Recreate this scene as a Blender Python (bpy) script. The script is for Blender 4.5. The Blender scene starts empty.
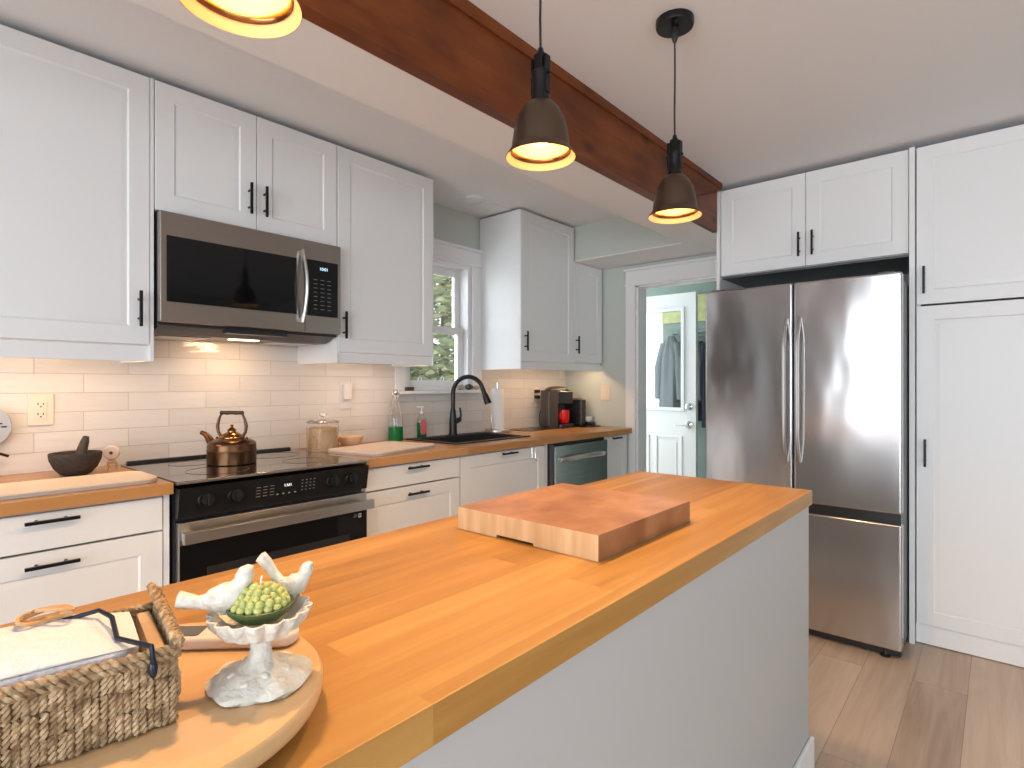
import bpy, bmesh, math, random
from mathutils import Vector, Matrix
random.seed(7)
S = bpy.context.scene
COL = S.collection
PI = math.pi
R = math.radians

# ------------------------------------------------------------------ camera
cam_d = bpy.data.cameras.new('camera'); cam = bpy.data.objects.new('camera', cam_d); COL.objects.link(cam)
cam_d.sensor_width = 36.0; cam_d.lens = 36.0 * 564 / 1024
cam_d.clip_start = 0.02; cam_d.clip_end = 200
cam.location = (0, 0, 1.25)
cam.rotation_euler = (R(90), 0, R(-49.1))
S.camera = cam

# ------------------------------------------------------------------ view, world, daylight
S.view_settings.view_transform = 'Standard'; S.view_settings.look = 'None'
S.view_settings.gamma = 1.0; S.view_settings.use_curve_mapping = False
S.view_settings.exposure = -0.22
W = bpy.data.worlds.new('world'); S.world = W; W.use_nodes = True
wn = W.node_tree.nodes; wl = W.node_tree.links; wn.clear()
bg = wn.new('ShaderNodeBackground'); bg.inputs['Color'].default_value = (0.86, 0.93, 1.0, 1); bg.inputs['Strength'].default_value = 2.2
wl.new(bg.outputs[0], wn.new('ShaderNodeOutputWorld').inputs[0])

def area(name, loc, rot, sx, sy, power, color, spread=180):
    l = bpy.data.lights.new(name, 'AREA'); l.shape = 'RECTANGLE'; l.size = sx; l.size_y = sy
    l.energy = power; l.color = color; l.spread = R(spread)
    o = bpy.data.objects.new(name, l); COL.objects.link(o); o.location = loc; o.rotation_euler = rot
    return o
# area lights standing in for daylight; south and mudroom ones are added
area('daylight_west', (-3.42, -0.31, 1.20), (0, R(-90), 0), 2.2, 4.1, 185, (0.86, 0.93, 1.0))
area('added_south_fill', (-0.6, -3.42, 1.32), (R(90), 0, 0), 3.0, 1.75, 34, (0.90, 0.95, 1.0))  # added soft light onto the back run, from an unseen south side
area('daylight_kitchen_window', (1.70, 3.42, 1.65), (R(-90), 0, R(52)), 0.75, 0.9, 62, (0.88, 0.95, 1.0))
area('added_mudroom_fill', (4.32, 3.3, 1.4), (R(-90), 0, R(22)), 0.6, 1.9, 42, (0.88, 0.95, 1.0))  # added fill that brightens the open door, no real window there

# ------------------------------------------------------------------ materials
MATS = {}
def nmat(name):
    m = bpy.data.materials.new(name); m.use_nodes = True; MATS[name] = m
    return m, m.node_tree.nodes, m.node_tree.links, m.node_tree.nodes['Principled BSDF']
def mat(name, col, rough=0.5, metal=0.0, spec=None, coat=0.0, emit=None, es=0.0, bump=0.0, bscale=40, trans=0.0, ior=None, var=0.0, vscale=3.0):
    m, n, l, b = nmat(name)
    b.inputs['Base Color'].default_value = (*col, 1); b.inputs['Roughness'].default_value = rough
    b.inputs['Metallic'].default_value = metal
    if spec is not None: b.inputs['Specular IOR Level'].default_value = spec
    b.inputs['Coat Weight'].default_value = coat
    b.inputs['Transmission Weight'].default_value = trans
    if ior: b.inputs['IOR'].default_value = ior
    if emit: b.inputs['Emission Color'].default_value = (*emit, 1); b.inputs['Emission Strength'].default_value = es
    tc = n.new('ShaderNodeTexCoord')
    nz = n.new('ShaderNodeTexNoise'); nz.inputs['Scale'].default_value = bscale if bump else vscale; nz.inputs['Detail'].default_value = 4
    l.new(tc.outputs['Object'], nz.inputs['Vector'])
    if bump:
        bp = n.new('ShaderNodeBump'); bp.inputs['Strength'].default_value = bump; bp.inputs['Distance'].default_value = 0.01
        l.new(nz.outputs['Fac'], bp.inputs['Height']); l.new(bp.outputs['Normal'], b.inputs['Normal'])
    if var:
        mx = n.new('ShaderNodeMix'); mx.data_type = 'RGBA'
        mx.inputs['A'].default_value = (*[c*(1-var) for c in col], 1); mx.inputs['B'].default_value = (*[min(1, c*(1+var)) for c in col], 1)
        l.new(nz.outputs['Fac'], mx.inputs['Factor']); l.new(mx.outputs['Result'], b.inputs['Base Color'])
    return m
def ramp(n, stops):
    r = n.new('ShaderNodeValToRGB')
    while len(r.color_ramp.elements) < len(stops): r.color_ramp.elements.new(0.5)
    for e, (p, c) in zip(r.color_ramp.elements, stops): e.position = p; e.color = (*c, 1)
    return r
def wood(name, cols, row=0.07, length=0.9, rough=0.35, grain=1.0, swap=False, coat=0.0, seam=0.0, seamcol=(0.2,0.1,0.04), spec=0.5, phase=(0,0,0)):
    """staves / planks running along object X (or Y if swap), faces seen from above"""
    m, n, l, b = nmat(name)
    tc = n.new('ShaderNodeTexCoord'); mp = n.new('ShaderNodeMapping'); l.new(tc.outputs['Object'], mp.inputs['Vector'])
    mp.inputs['Location'].default_value = phase
    if swap: mp.inputs['Rotation'].default_value = (0, 0, R(90))
    br = n.new('ShaderNodeTexBrick'); br.inputs['Scale'].default_value = 1; br.inputs['Brick Width'].default_value = length
    br.inputs['Row Height'].default_value = row; br.inputs['Mortar Size'].default_value = seam; br.inputs['Mortar Smooth'].default_value = 0.1
    br.inputs['Color1'].default_value = (0, 0, 0, 1); br.inputs['Color2'].default_value = (1, 1, 1, 1); br.inputs['Mortar'].default_value = (0.5, 0.5, 0.5, 1)
    br.offset = 0.37; br.offset_frequency = 2
    l.new(mp.outputs[0], br.inputs['Vector'])
    st = n.new('ShaderNodeMapping'); st.inputs['Scale'].default_value = (1.6, 22, 22); l.new(mp.outputs[0], st.inputs['Vector'])
    # each stave shifts the grain so it breaks at the joints
    cmb = n.new('ShaderNodeVectorMath'); cmb.operation = 'MULTIPLY_ADD'
    l.new(br.outputs['Color'], cmb.inputs[0]); cmb.inputs[1].default_value = (13, 7, 5); l.new(st.outputs[0], cmb.inputs[2])
    nz = n.new('ShaderNodeTexNoise'); nz.inputs['Scale'].default_value = 1; nz.inputs['Detail'].default_value = 6; nz.inputs['Roughness'].default_value = 0.6; nz.inputs['Distortion'].default_value = 0.6
    l.new(cmb.outputs[0], nz.inputs['Vector'])
    mix = n.new('ShaderNodeMath'); mix.operation = 'MULTIPLY_ADD'; mix.inputs[1].default_value = grain
    l.new(nz.outputs['Fac'], mix.inputs[0])
    sc = n.new('ShaderNodeMath'); sc.operation = 'MULTIPLY_ADD'; sc.inputs[1].default_value = 0.5; sc.inputs[2].default_value = 0.25 - 0.5*grain
    sep = n.new('ShaderNodeSeparateColor'); l.new(br.outputs['Color'], sep.inputs[0]); l.new(sep.outputs[0], sc.inputs[0])
    l.new(sc.outputs[0], mix.inputs[2])
    k = len(cols); rp = ramp(n, [(i/(k-1), c) for i, c in enumerate(cols)])
    l.new(mix.outputs[0], rp.inputs[0])
    out = rp.outputs['Color']
    if seam:
        mx = n.new('ShaderNodeMix'); mx.data_type = 'RGBA'; mx.inputs['B'].default_value = (*seamcol, 1)
        l.new(br.outputs['Fac'], mx.inputs['Factor']); l.new(out, mx.inputs['A']); out = mx.outputs['Result']
    l.new(out, b.inputs['Base Color'])
    b.inputs['Roughness'].default_value = rough; b.inputs['Coat Weight'].default_value = coat; b.inputs['Specular IOR Level'].default_value = spec
    bp = n.new('ShaderNodeBump'); bp.inputs['Strength'].default_value = 0.06; bp.inputs['Distance'].default_value = 0.004
    l.new(nz.outputs['Fac'], bp.inputs['Height']); l.new(bp.outputs[0], b.inputs['Normal'])
    return m
def steel(name, col, rough=0.25, wave=0.0, wscale=(0, 4, 1.6), aniso=0.7, brush=(2, 2, 400)):
    m, n, l, b = nmat(name)
    b.inputs['Base Color'].default_value = (*col, 1); b.inputs['Metallic'].default_value = 1; b.inputs['Roughness'].default_value = rough
    tc = n.new('ShaderNodeTexCoord')
    mp = n.new('ShaderNodeMapping'); mp.inputs['Scale'].default_value = brush; l.new(tc.outputs['Object'], mp.inputs['Vector'])
    nz = n.new('ShaderNodeTexNoise'); nz.inputs['Scale'].default_value = 1; nz.inputs['Detail'].default_value = 3; l.new(mp.outputs[0], nz.inputs['Vector'])
    rr = n.new('ShaderNodeMapRange'); rr.inputs['To Min'].default_value = rough*0.85; rr.inputs['To Max'].default_value = rough*1.15
    l.new(nz.outputs['Fac'], rr.inputs['Value']); l.new(rr.outputs[0], b.inputs['Roughness'])
    b.inputs['Anisotropic'].default_value = aniso
    if aniso:
        tg = n.new('ShaderNodeTangent'); tg.direction_type = 'RADIAL'; tg.axis = 'Z'; l.new(tg.outputs[0], b.inputs['Tangent']); b.inputs['Anisotropic Rotation'].default_value = 0.25
    if wave:
        mp2 = n.new('ShaderNodeMapping'); mp2.inputs['Scale'].default_value = wscale; mp2.inputs['Location'].default_value = (7.45, 1.7, 3.3); l.new(tc.outputs['Object'], mp2.inputs['Vector'])
        n2 = n.new('ShaderNodeTexNoise'); n2.inputs['Scale'].default_value = 1; n2.inputs['Detail'].default_value = 1.5; l.new(mp2.outputs[0], n2.inputs['Vector'])
        bp = n.new('ShaderNodeBump'); bp.inputs['Strength'].default_value = 1; bp.inputs['Distance'].default_value = wave
        l.new(n2.outputs['Fac'], bp.inputs['Height']); l.new(bp.outputs[0], b.inputs['Normal'])
    return m

M_cab = mat('cabinet_white', (0.79, 0.80, 0.805), 0.38)
M_carc = mat('carcass_white', (0.79, 0.80, 0.805), 0.45)
M_trim = mat('trim_white', (0.81, 0.815, 0.82), 0.4)
M_ceil = mat('ceiling_paint', (0.80, 0.81, 0.82), 0.9, bump=0.05, bscale=120)
M_sage = mat('sage_paint', (0.55, 0.60, 0.555), 0.8)
M_white_wall = mat('white_wall_paint', (0.62, 0.60, 0.57), 0.8)
M_teal = mat('teal_paint', (0.18, 0.235, 0.21), 0.8)
M_island = mat('island_paint', (0.47, 0.465, 0.46), 0.55)
M_black = mat('black_metal', (0.015, 0.015, 0.016), 0.35, metal=0.6)
M_blackp = mat('black_plastic', (0.018, 0.018, 0.02), 0.3)
M_dark = mat('dark_gap', (0.02, 0.02, 0.022), 0.7)
M_glassblk = mat('black_glass', (0.004, 0.004, 0.005), 0.05, spec=0.35)
M_cooktop = mat('cooktop_glass', (0.012, 0.010, 0.010), 0.05, spec=0.9, coat=0.6)
M_panelblk = mat('control_panel_black', (0.008, 0.0085, 0.009), 0.3, spec=0.35)
M_knob = mat('knob_black', (0.006, 0.006, 0.006), 0.35, spec=0.35)
M_steel = steel('brushed_steel', (0.56, 0.54, 0.52), 0.30, aniso=0.6)
M_steel_mw = steel('microwave_steel', (0.40, 0.36, 0.33), 0.33, aniso=0.6)
M_fridge = steel('fridge_steel', (0.62, 0.62, 0.63), 0.17, wave=0.009, wscale=(3.2, 3.2, 1.5), aniso=0.85, brush=(1, 1, 3))
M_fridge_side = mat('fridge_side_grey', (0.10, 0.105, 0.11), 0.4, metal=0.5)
M_chrome = mat('chrome', (0.75, 0.75, 0.76), 0.12, metal=1.0)
M_dw = steel('dishwasher_steel', (0.50, 0.52, 0.52), 0.26, aniso=0.7)
M_counter = wood('butcher_block', [(0.36,0.16,0.05),(0.50,0.245,0.085),(0.60,0.32,0.13)], row=0.045, length=0.7, rough=0.27, grain=0.7)
M_isltop = wood('island_butcher_block', [(0.24,0.105,0.020),(0.40,0.195,0.045),(0.56,0.315,0.095)], row=0.092, length=1.1, rough=0.40, spec=0.4, grain=1.1)
M_floor = wood('oak_floor_planks', [(0.36,0.25,0.17),(0.54,0.41,0.31),(0.68,0.56,0.46)], row=0.18, length=1.22, rough=0.36, grain=1.15, seam=0.0012, seamcol=(0.30,0.21,0.15), phase=(0.3, -0.10, 0))
M_beam = wood('stained_beam_wood', [(0.085,0.018,0.003),(0.165,0.040,0.007),(0.235,0.065,0.013)], row=0.6, length=9, spec=0.3, rough=0.42, grain=1.3)
def knots(m):
    n, l = m.node_tree.nodes, m.node_tree.links; b = n['Principled BSDF']; src = b.inputs['Base Color'].links[0].from_socket
    tc = n.new('ShaderNodeTexCoord'); mp = n.new('ShaderNodeMapping'); mp.inputs['Scale'].default_value = (2.2, 3, 5); l.new(tc.outputs['Object'], mp.inputs['Vector'])
    vo = n.new('ShaderNodeTexVoronoi'); vo.inputs['Scale'].default_value = 1.1; l.new(mp.outputs[0], vo.inputs['Vector'])
    r1 = ramp(n, [(0.05, (0.35, 0.30, 0.30)), (0.16, (1, 1, 1))]); l.new(vo.outputs['Distance'], r1.inputs[0])
    nz = n.new('ShaderNodeTexNoise'); nz.inputs['Scale'].default_value = 1.6; nz.inputs['Detail'].default_value = 5; l.new(mp.outputs[0], nz.inputs['Vector'])
    r2 = ramp(n, [(0.35, (0.55, 0.50, 0.48)), (0.62, (1, 1, 1))]); l.new(nz.outputs['Fac'], r2.inputs[0])
    for r_ in (r1, r2):
        mx = n.new('ShaderNodeMix'); mx.data_type = 'RGBA'; mx.blend_type = 'MULTIPLY'; mx.inputs['Factor'].default_value = 1
        l.new(src, mx.inputs['A']); l.new(r_.outputs[0], mx.inputs['B']); src = mx.outputs['Result']
    l.new(src, b.inputs['Base Color'])
knots(M_beam)
M_unseen_wall = wood('unseen_wall_brown', [(0.035,0.024,0.018),(0.05,0.035,0.026),(0.065,0.046,0.035)], row=0.6, length=9, rough=0.5)  # dark brown picked for what the left fridge door mirrors
M_board_w = wood('pale_board', [(0.70,0.56,0.44),(0.76,0.63,0.50),(0.80,0.68,0.56)], row=0.5, length=3, rough=0.45, grain=0.5)
M_boardedge = mat('board_grey_edge', (0.45, 0.42, 0.40), 0.5)
M_tray = wood('round_tray_wood', [(0.52,0.31,0.14),(0.62,0.40,0.20),(0.70,0.48,0.27)], row=0.08, length=2, rough=0.34, grain=0.6)
M_shade = mat('bronze_shade', (0.10, 0.066, 0.045), 0.38, metal=0.75)
M_enamel = mat('shade_inner_enamel', (0.9, 0.66, 0.34), 0.4)
M_bulb = mat('lit_bulb', (1, 0.8, 0.5), 0.4, emit=(1.0, 0.62, 0.26), es=26)
M_warm = mat('lit_strip', (1, 0.9, 0.7), 0.4, emit=(1.0, 0.68, 0.38), es=9)
M_copper = mat('aged_copper', (0.12, 0.062, 0.032), 0.28, metal=0.95, var=0.35, vscale=22)
M_copper_b = mat('bright_copper', (0.40, 0.18, 0.065), 0.22, metal=1.0, var=0.25, vscale=25)
M_stone = mat('dark_mortar_stone', (0.045, 0.035, 0.028), 0.75, bump=0.6, bscale=90)
M_glass = mat('clear_glass', (1, 1, 1), 0.02, trans=1.0, ior=1.45)
M_glass_thin = mat('thin_clear_glass', (1, 1, 1), 0.02, trans=1.0, ior=1.16)
M_oats = mat('rolled_oats', (0.66, 0.45, 0.26), 0.8, bump=1.0, bscale=130, var=0.35)
M_green = mat('green_soap', (0.0, 0.15, 0.035), 0.12, spec=0.5)
M_red = mat('red_ceramic', (0.62, 0.008, 0.008), 0.2)
M_redlabel = mat('red_label', (0.50, 0.06, 0.07), 0.4)
M_paper = mat('paper_towel_white', (0.82, 0.81, 0.79), 0.9, bump=0.2, bscale=150)
M_napkin = mat('napkin_white', (0.70, 0.69, 0.71), 0.9, bump=0.35, bscale=130)
M_sink = mat('black_composite', (0.02, 0.021, 0.022), 0.45)
M_faucet = mat('matte_black', (0.014, 0.014, 0.015), 0.32, metal=0.3)
M_plate = mat('switch_plate', (0.74, 0.66, 0.56), 0.35)
M_platew = mat('white_plastic', (0.72, 0.70, 0.68), 0.35)
M_slot = mat('outlet_slots', (0.03, 0.025, 0.02), 0.5)
M_keurig = mat('coffee_maker_grey', (0.085, 0.075, 0.07), 0.28, metal=0.5)
M_disp = mat('display_digits', (0.7, 0.9, 1.0), 0.4, emit=(0.45, 0.75, 1.0), es=1.6)
M_dispw = mat('white_digits', (0.8, 0.9, 1.0), 0.4, emit=(0.8, 0.9, 1.0), es=1.1)
M_print = mat('faint_print', (0.22, 0.22, 0.22), 0.5)
M_sticker = mat('white_sticker', (0.75, 0.75, 0.75), 0.5)
M_iron = mat('whitewashed_iron', (0.68, 0.66, 0.60), 0.5, bump=0.6, bscale=70, var=0.30)
M_candle = mat('green_wax', (0.46, 0.50, 0.17), 0.5, var=0.45, vscale=45)
M_cgreen = mat('dark_green_holder', (0.05, 0.09, 0.03), 0.4)
M_pinkw = mat('pinkish_white_plastic', (0.70, 0.60, 0.53), 0.4)
M_screen = mat('grey_screen', (0.11, 0.11, 0.12), 0.3)
M_wire = mat('blued_wire', (0.035, 0.045, 0.07), 0.35, metal=0.8)
M_cork = mat('knotted_raffia', (0.55, 0.33, 0.16), 0.8, bump=0.4, bscale=120)
M_coatg = mat('grey_blue_cloth', (0.13, 0.15, 0.16), 0.9, bump=0.3, bscale=30)
M_coatb = mat('olive_grey_cloth', (0.11, 0.11, 0.095), 0.9, bump=0.3, bscale=30)
M_navy = mat('navy_cloth', (0.008, 0.012, 0.028), 0.85, bump=0.3, bscale=30)
M_yellow = mat('yellow_green_print', (0.42, 0.43, 0.20), 0.8, var=0.5, vscale=14)
M_bark = mat('bark', (0.22, 0.15, 0.10), 0.9, bump=0.8, bscale=20)
M_grass = mat('grass', (0.16, 0.24, 0.07), 0.95, var=0.4, vscale=3)
M_rock = mat('pale_rock', (0.50, 0.42, 0.34), 0.85, bump=0.8, bscale=60)
M_tan = mat('tan_figure', (0.62, 0.44, 0.28), 0.6)

def leafmat():
    m, n, l, b = nmat('tree_leaves')
    b.inputs['Roughness'].default_value = 0.7
    tc = n.new('ShaderNodeTexCoord'); nz = n.new('ShaderNodeTexNoise'); nz.inputs['Scale'].default_value = 2.5
    l.new(tc.outputs['Object'], nz.inputs['Vector'])
    r = ramp(n, [(0.3, (0.20, 0.25, 0.11)), (0.5, (0.42, 0.45, 0.25)), (0.7, (0.66, 0.64, 0.46))]); l.new(nz.outputs['Fac'], r.inputs[0]); l.new(r.outputs[0], b.inputs['Base Color'])
    return m
M_leaf = leafmat()

def tilemat():
    m, n, l, b = nmat('gloss_subway_tile')
    tc = n.new('ShaderNodeTexCoord'); sep = n.new('ShaderNodeSeparateXYZ'); l.new(tc.outputs['Object'], sep.inputs[0])
    cmb = n.new('ShaderNodeCombineXYZ')
    ax = n.new('ShaderNodeMath'); ax.operation = 'ADD'; ax.inputs[1].default_value = -0.5805 + 0.305*6 + 0.1525; l.new(sep.outputs['X'], ax.inputs[0])
    az = n.new('ShaderNodeMath'); az.operation = 'ADD'; az.inputs[1].default_value = -0.9145 + 0.0752*20; l.new(sep.outputs['Z'], az.inputs[0])
    l.new(ax.outputs[0], cmb.inputs[0]); l.new(az.outputs[0], cmb.inputs[1])
    br = n.new('ShaderNodeTexBrick'); br.inputs['Scale'].default_value = 1; br.inputs['Brick Width'].default_value = 0.305; br.inputs['Row Height'].default_value = 0.0752
    br.inputs['Mortar Size'].default_value = 0.0016; br.inputs['Mortar Smooth'].default_value = 0.6; br.offset = 0.5
    br.inputs['Color1'].default_value = (0.66, 0.63, 0.60, 1); br.inputs['Color2'].default_value = (0.73, 0.70, 0.67, 1); br.inputs['Mortar'].default_value = (0.54, 0.50, 0.46, 1)
    l.new(cmb.outputs[0], br.inputs['Vector']); l.new(br.outputs['Color'], b.inputs['Base Color'])
    b.inputs['Roughness'].default_value = 0.12
    mp = n.new('ShaderNodeMapping'); mp.inputs['Scale'].default_value = (7, 1, 26); l.new(tc.outputs['Object'], mp.inputs['Vector'])
    nz = n.new('ShaderNodeTexNoise'); nz.inputs['Scale'].default_value = 1; nz.inputs['Detail'].default_value = 2; l.new(mp.outputs[0], nz.inputs['Vector'])
    mt = n.new('ShaderNodeMath'); mt.operation = 'MULTIPLY_ADD'; mt.inputs[1].default_value = -0.35; l.new(br.outputs['Fac'], mt.inputs[0]); l.new(nz.outputs['Fac'], mt.inputs[2])
    bp = n.new('ShaderNodeBump'); bp.inputs['Strength'].default_value = 0.8; bp.inputs['Distance'].default_value = 0.0035
    l.new(mt.outputs[0], bp.inputs['Height']); l.new(bp.outputs[0], b.inputs['Normal'])
    return m
M_tile = tilemat()

def blockmat():
    """end-grain cutting block: small checks of different browns"""
    m, n, l, b = nmat('end_grain_block')
    tc = n.new('ShaderNodeTexCoord')
    br = n.new('ShaderNodeTexBrick'); br.inputs['Scale'].default_value = 1; br.inputs['Brick Width'].default_value = 0.045; br.inputs['Row Height'].default_value = 0.034
    br.inputs['Mortar Size'].default_value = 0.0; br.offset = 0.5
    br.inputs['Color1'].default_value = (0.33, 0.155, 0.070, 1); br.inputs['Color2'].default_value = (0.40, 0.20, 0.095, 1)
    l.new(tc.outputs['Object'], br.inputs['Vector'])
    nz = n.new('ShaderNodeTexNoise'); nz.inputs['Scale'].default_value = 9; nz.inputs['Detail'].default_value = 3; l.new(tc.outputs['Object'], nz.inputs['Vector'])
    r = ramp(n, [(0.35, (0.62, 0.50, 0.42)), (0.6, (1, 1, 1))]); l.new(nz.outputs['Fac'], r.inputs[0])
    mx = n.new('ShaderNodeMix'); mx.data_type = 'RGBA'; mx.blend_type = 'MULTIPLY'; mx.inputs['Factor'].default_value = 0.8
    l.new(br.outputs['Color'], mx.inputs['A']); l.new(r.outputs[0], mx.inputs['B'])
    # sides (long grain) are paler
    geo = n.new('ShaderNodeTexCoord'); sp = n.new('ShaderNodeSeparateXYZ'); l.new(geo.outputs['Normal'], sp.inputs[0])
    ab = n.new('ShaderNodeMath'); ab.operation = 'ABSOLUTE'; l.new(sp.outputs['X'], ab.inputs[0])
    mp = n.new('ShaderNodeMapping'); mp.inputs['Scale'].default_value = (1, 28, 3); l.new(tc.outputs['Object'], mp.inputs['Vector'])
    n2 = n.new('ShaderNodeTexNoise'); n2.inputs['Scale'].default_value = 1; l.new(mp.outputs[0], n2.inputs['Vector'])
    r2 = ramp(n, [(0.35, (0.50, 0.33, 0.18)), (0.65, (0.66, 0.50, 0.32))]); l.new(n2.outputs['Fac'], r2.inputs[0])
    m2 = n.new('ShaderNodeMix'); m2.data_type = 'RGBA'; l.new(ab.outputs[0], m2.inputs['Factor']); l.new(mx.outputs['Result'], m2.inputs['A']); l.new(r2.outputs[0], m2.inputs['B'])
    l.new(m2.outputs['Result'], b.inputs['Base Color']); b.inputs['Roughness'].default_value = 0.38
    return m
M_block = blockmat()
def ropemat():
    m, n, l, b = nmat('seagrass_rope')
    tc = n.new('ShaderNodeTexCoord'); nz = n.new('ShaderNodeTexNoise'); nz.inputs['Scale'].default_value = 110; nz.inputs['Detail'].default_value = 4
    l.new(tc.outputs['Object'], nz.inputs['Vector'])
    r = ramp(n, [(0.3, (0.17, 0.10, 0.05)), (0.5, (0.36, 0.25, 0.14)), (0.7, (0.56, 0.43, 0.27))]); l.new(nz.outputs['Fac'], r.inputs[0]); l.new(r.outputs[0], b.inputs['Base Color'])
    b.inputs['Roughness'].default_value = 0.75
    return m
M_rope = ropemat()

# ------------------------------------------------------------------ mesh builder
class MB:
    def __init__(s): s.bm = bmesh.new()
    def _merge(s, t, mtx=None):
        if mtx is not None: bmesh.ops.transform(t, matrix=mtx, verts=t.verts)
        me = bpy.data.meshes.new('tmp'); t.to_mesh(me); t.free(); s.bm.from_mesh(me); bpy.data.meshes.remove(me); return s
    def box(s, x0, x1, y0, y1, z0, z1, bev=0.0, seg=2, mtx=None):
        t = bmesh.new(); bmesh.ops.create_cube(t, size=1)
        for v in t.verts: v.co = Vector(((x0+x1)/2 + v.co.x*(x1-x0), (y0+y1)/2 + v.co.y*(y1-y0), (z0+z1)/2 + v.co.z*(z1-z0)))
        if bev: bmesh.ops.bevel(t, geom=t.edges[:], offset=bev, segments=seg, profile=0.5, affect='EDGES')
        return s._merge(t, mtx)
    def rbox(s, x0, x1, y0, y1, z0, z1, r, bev=0.003, n=6, mtx=None):
        """box with rounded vertical corners"""
        pts = []
        for cx, cy, a0 in ((x1-r, y1-r, 0), (x0+r, y1-r, 90), (x0+r, y0+r, 180), (x1-r, y0+r, 270)):
            for i in range(n+1):
                a = R(a0 + 90*i/n); pts.append((cx + r*math.cos(a), cy + r*math.sin(a)))
        return s.prism(pts, z0, z1, bev, mtx)
    def prism(s, pts, z0, z1, bev=0.0, mtx=None):
        t = bmesh.new(); vs = [t.verts.new((x, y, z0)) for x, y in pts]; f = t.faces.new(vs)
        r = bmesh.ops.extrude_face_region(t, geom=[f]); up = [g for g in r['geom'] if isinstance(g, bmesh.types.BMVert)]
        for v in up: v.co.z = z1
        bmesh.ops.recalc_face_normals(t, faces=t.faces)
        if bev:
            es = [e for e in t.edges if abs(e.verts[0].co.z - e.verts[1].co.z) < 1e-6]
            bmesh.ops.bevel(t, geom=es, offset=bev, segments=2, profile=0.5, affect='EDGES')
        return s._merge(t, mtx)
    def lathe(s, prof, c=(0, 0, 0), n=32, mtx=None, lobes=0, amp=0.0):
        t = bmesh.new(); rings = []
        for r, z in prof:
            if r < 1e-6: rings.append([t.verts.new((c[0], c[1], c[2]+z))])
            else:
                ring = []
                for i in range(n):
                    a = 2*PI*i/n; rr = r*(1 + (amp*abs(math.sin(lobes*a/2)) if lobes else 0))
                    ring.append(t.verts.new((c[0]+rr*math.cos(a), c[1]+rr*math.sin(a), c[2]+z)))
                rings.append(ring)
        for a, b in zip(rings, rings[1:]):
            for i in range(n):
                j = (i+1) % n
                if len(a) == 1 and len(b) == 1: continue
                if len(a) == 1: t.faces.new((a[0], b[j], b[i]))
                elif len(b) == 1: t.faces.new((a[i], a[j], b[0]))
                else: t.faces.new((a[i], a[j], b[j], b[i]))
        bmesh.ops.recalc_face_normals(t, faces=t.faces)
        return s._merge(t, mtx)
    def cyl(s, c, r, z0, z1, n=24, mtx=None): return s.lathe([(0, z0), (r, z0), (r, z1), (0, z1)], (c[0], c[1], 0), n, mtx)
    def tube(s, pts, rad, n=10, closed=False, flat=1.0, mtx=None):
        pts = [Vector(p) for p in pts]; k = len(pts)
        rs = rad if isinstance(rad, (list, tuple)) else [rad]*k
        t = bmesh.new(); rings = []; up = None
        for i, p in enumerate(pts):
            if closed: d = pts[(i+1) % k] - pts[i-1]
            else: d = pts[min(i+1, k-1)] - pts[max(i-1, 0)]
            d.normalize()
            if up is None:
                up = Vector((0, 0, 1)) if abs(d.z) < 0.9 else Vector((1, 0, 0))
            up = (up - d*up.dot(d)).normalized(); sd = d.cross(up)
            rings.append([t.verts.new(p + (up*math.cos(2*PI*j/n)*flat + sd*math.sin(2*PI*j/n))*rs[i]) for j in range(n)])
        prs = list(zip(rings, rings[1:])) + ([(rings[-1], rings[0])] if closed else [])
        for a, b in prs:
            for j in range(n): t.faces.new((a[j], a[(j+1) % n], b[(j+1) % n], b[j]))
        if not closed: t.faces.new(rings[0][::-1]); t.faces.new(rings[-1])
        bmesh.ops.recalc_face_normals(t, faces=t.faces)
        return s._merge(t, mtx)
    def ell(s, c, r, mtx=None, u=20, v=12):
        t = bmesh.new(); bmesh.ops.create_uvsphere(t, u_segments=u, v_segments=v, radius=1)
        m0 = Matrix.Translation(Vector(c)) @ (mtx or Matrix.Identity(4)) @ Matrix.Diagonal((*r, 1))
        return s._merge(t, m0)
    def shaker(s, x0, x1, z0, z1, y=0.0, t=0.02, fr=0.065, flat=False):
        """cabinet front facing -y, back face on y, front on y-t"""
        b = bmesh.new(); f = y - t
        if flat: spec = [(0, y), (0, f+0.0015), (0.0015, f)]
        else: spec = [(0, y), (0, f+0.0015), (0.0015, f), (fr, f), (fr+0.006, f+0.0045), (fr+0.012, f+0.0045), (fr+0.022, f+0.003), (fr+0.026, f+0.003)]
        rings = []
        for o, yy in spec:
            rings.append([b.verts.new(p) for p in ((x0+o, yy, z0+o), (x1-o, yy, z0+o), (x1-o, yy, z1-o), (x0+o, yy, z1-o))])
        b.faces.new(rings[0][::-1])
        for p, q in zip(rings, rings[1:]):
            for i in range(4): b.faces.new((p[i], p[(i+1) % 4], q[(i+1) % 4], q[i]))
        b.faces.new(rings[-1]); bmesh.ops.recalc_face_normals(b, faces=b.faces)
        return s._merge(b)
    def build(s, name, m, parent=None, smooth=40):
        me = bpy.data.meshes.new(name); s.bm.to_mesh(me); s.bm.free()
        me.materials.append(m)
        if smooth and len(me.polygons):
            me.polygons.foreach_set('use_smooth', [True]*len(me.polygons)); me.set_sharp_from_angle(angle=R(smooth))
        o = bpy.data.objects.new(name, me); COL.objects.link(o)
        if smooth and len(me.polygons) < 4000:
            wm = o.modifiers.new('even_shading', 'WEIGHTED_NORMAL'); wm.keep_sharp = True; wm.weight = 100
        if parent: o.parent = parent
        return o
def B(*a, **k): return MB().box(*a, **k)
def tag(o, label, cat, group=None, kind=None):
    o['label'] = label; o['category'] = cat
    if group: o['group'] = group
    if kind: o['kind'] = kind
    return o
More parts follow.
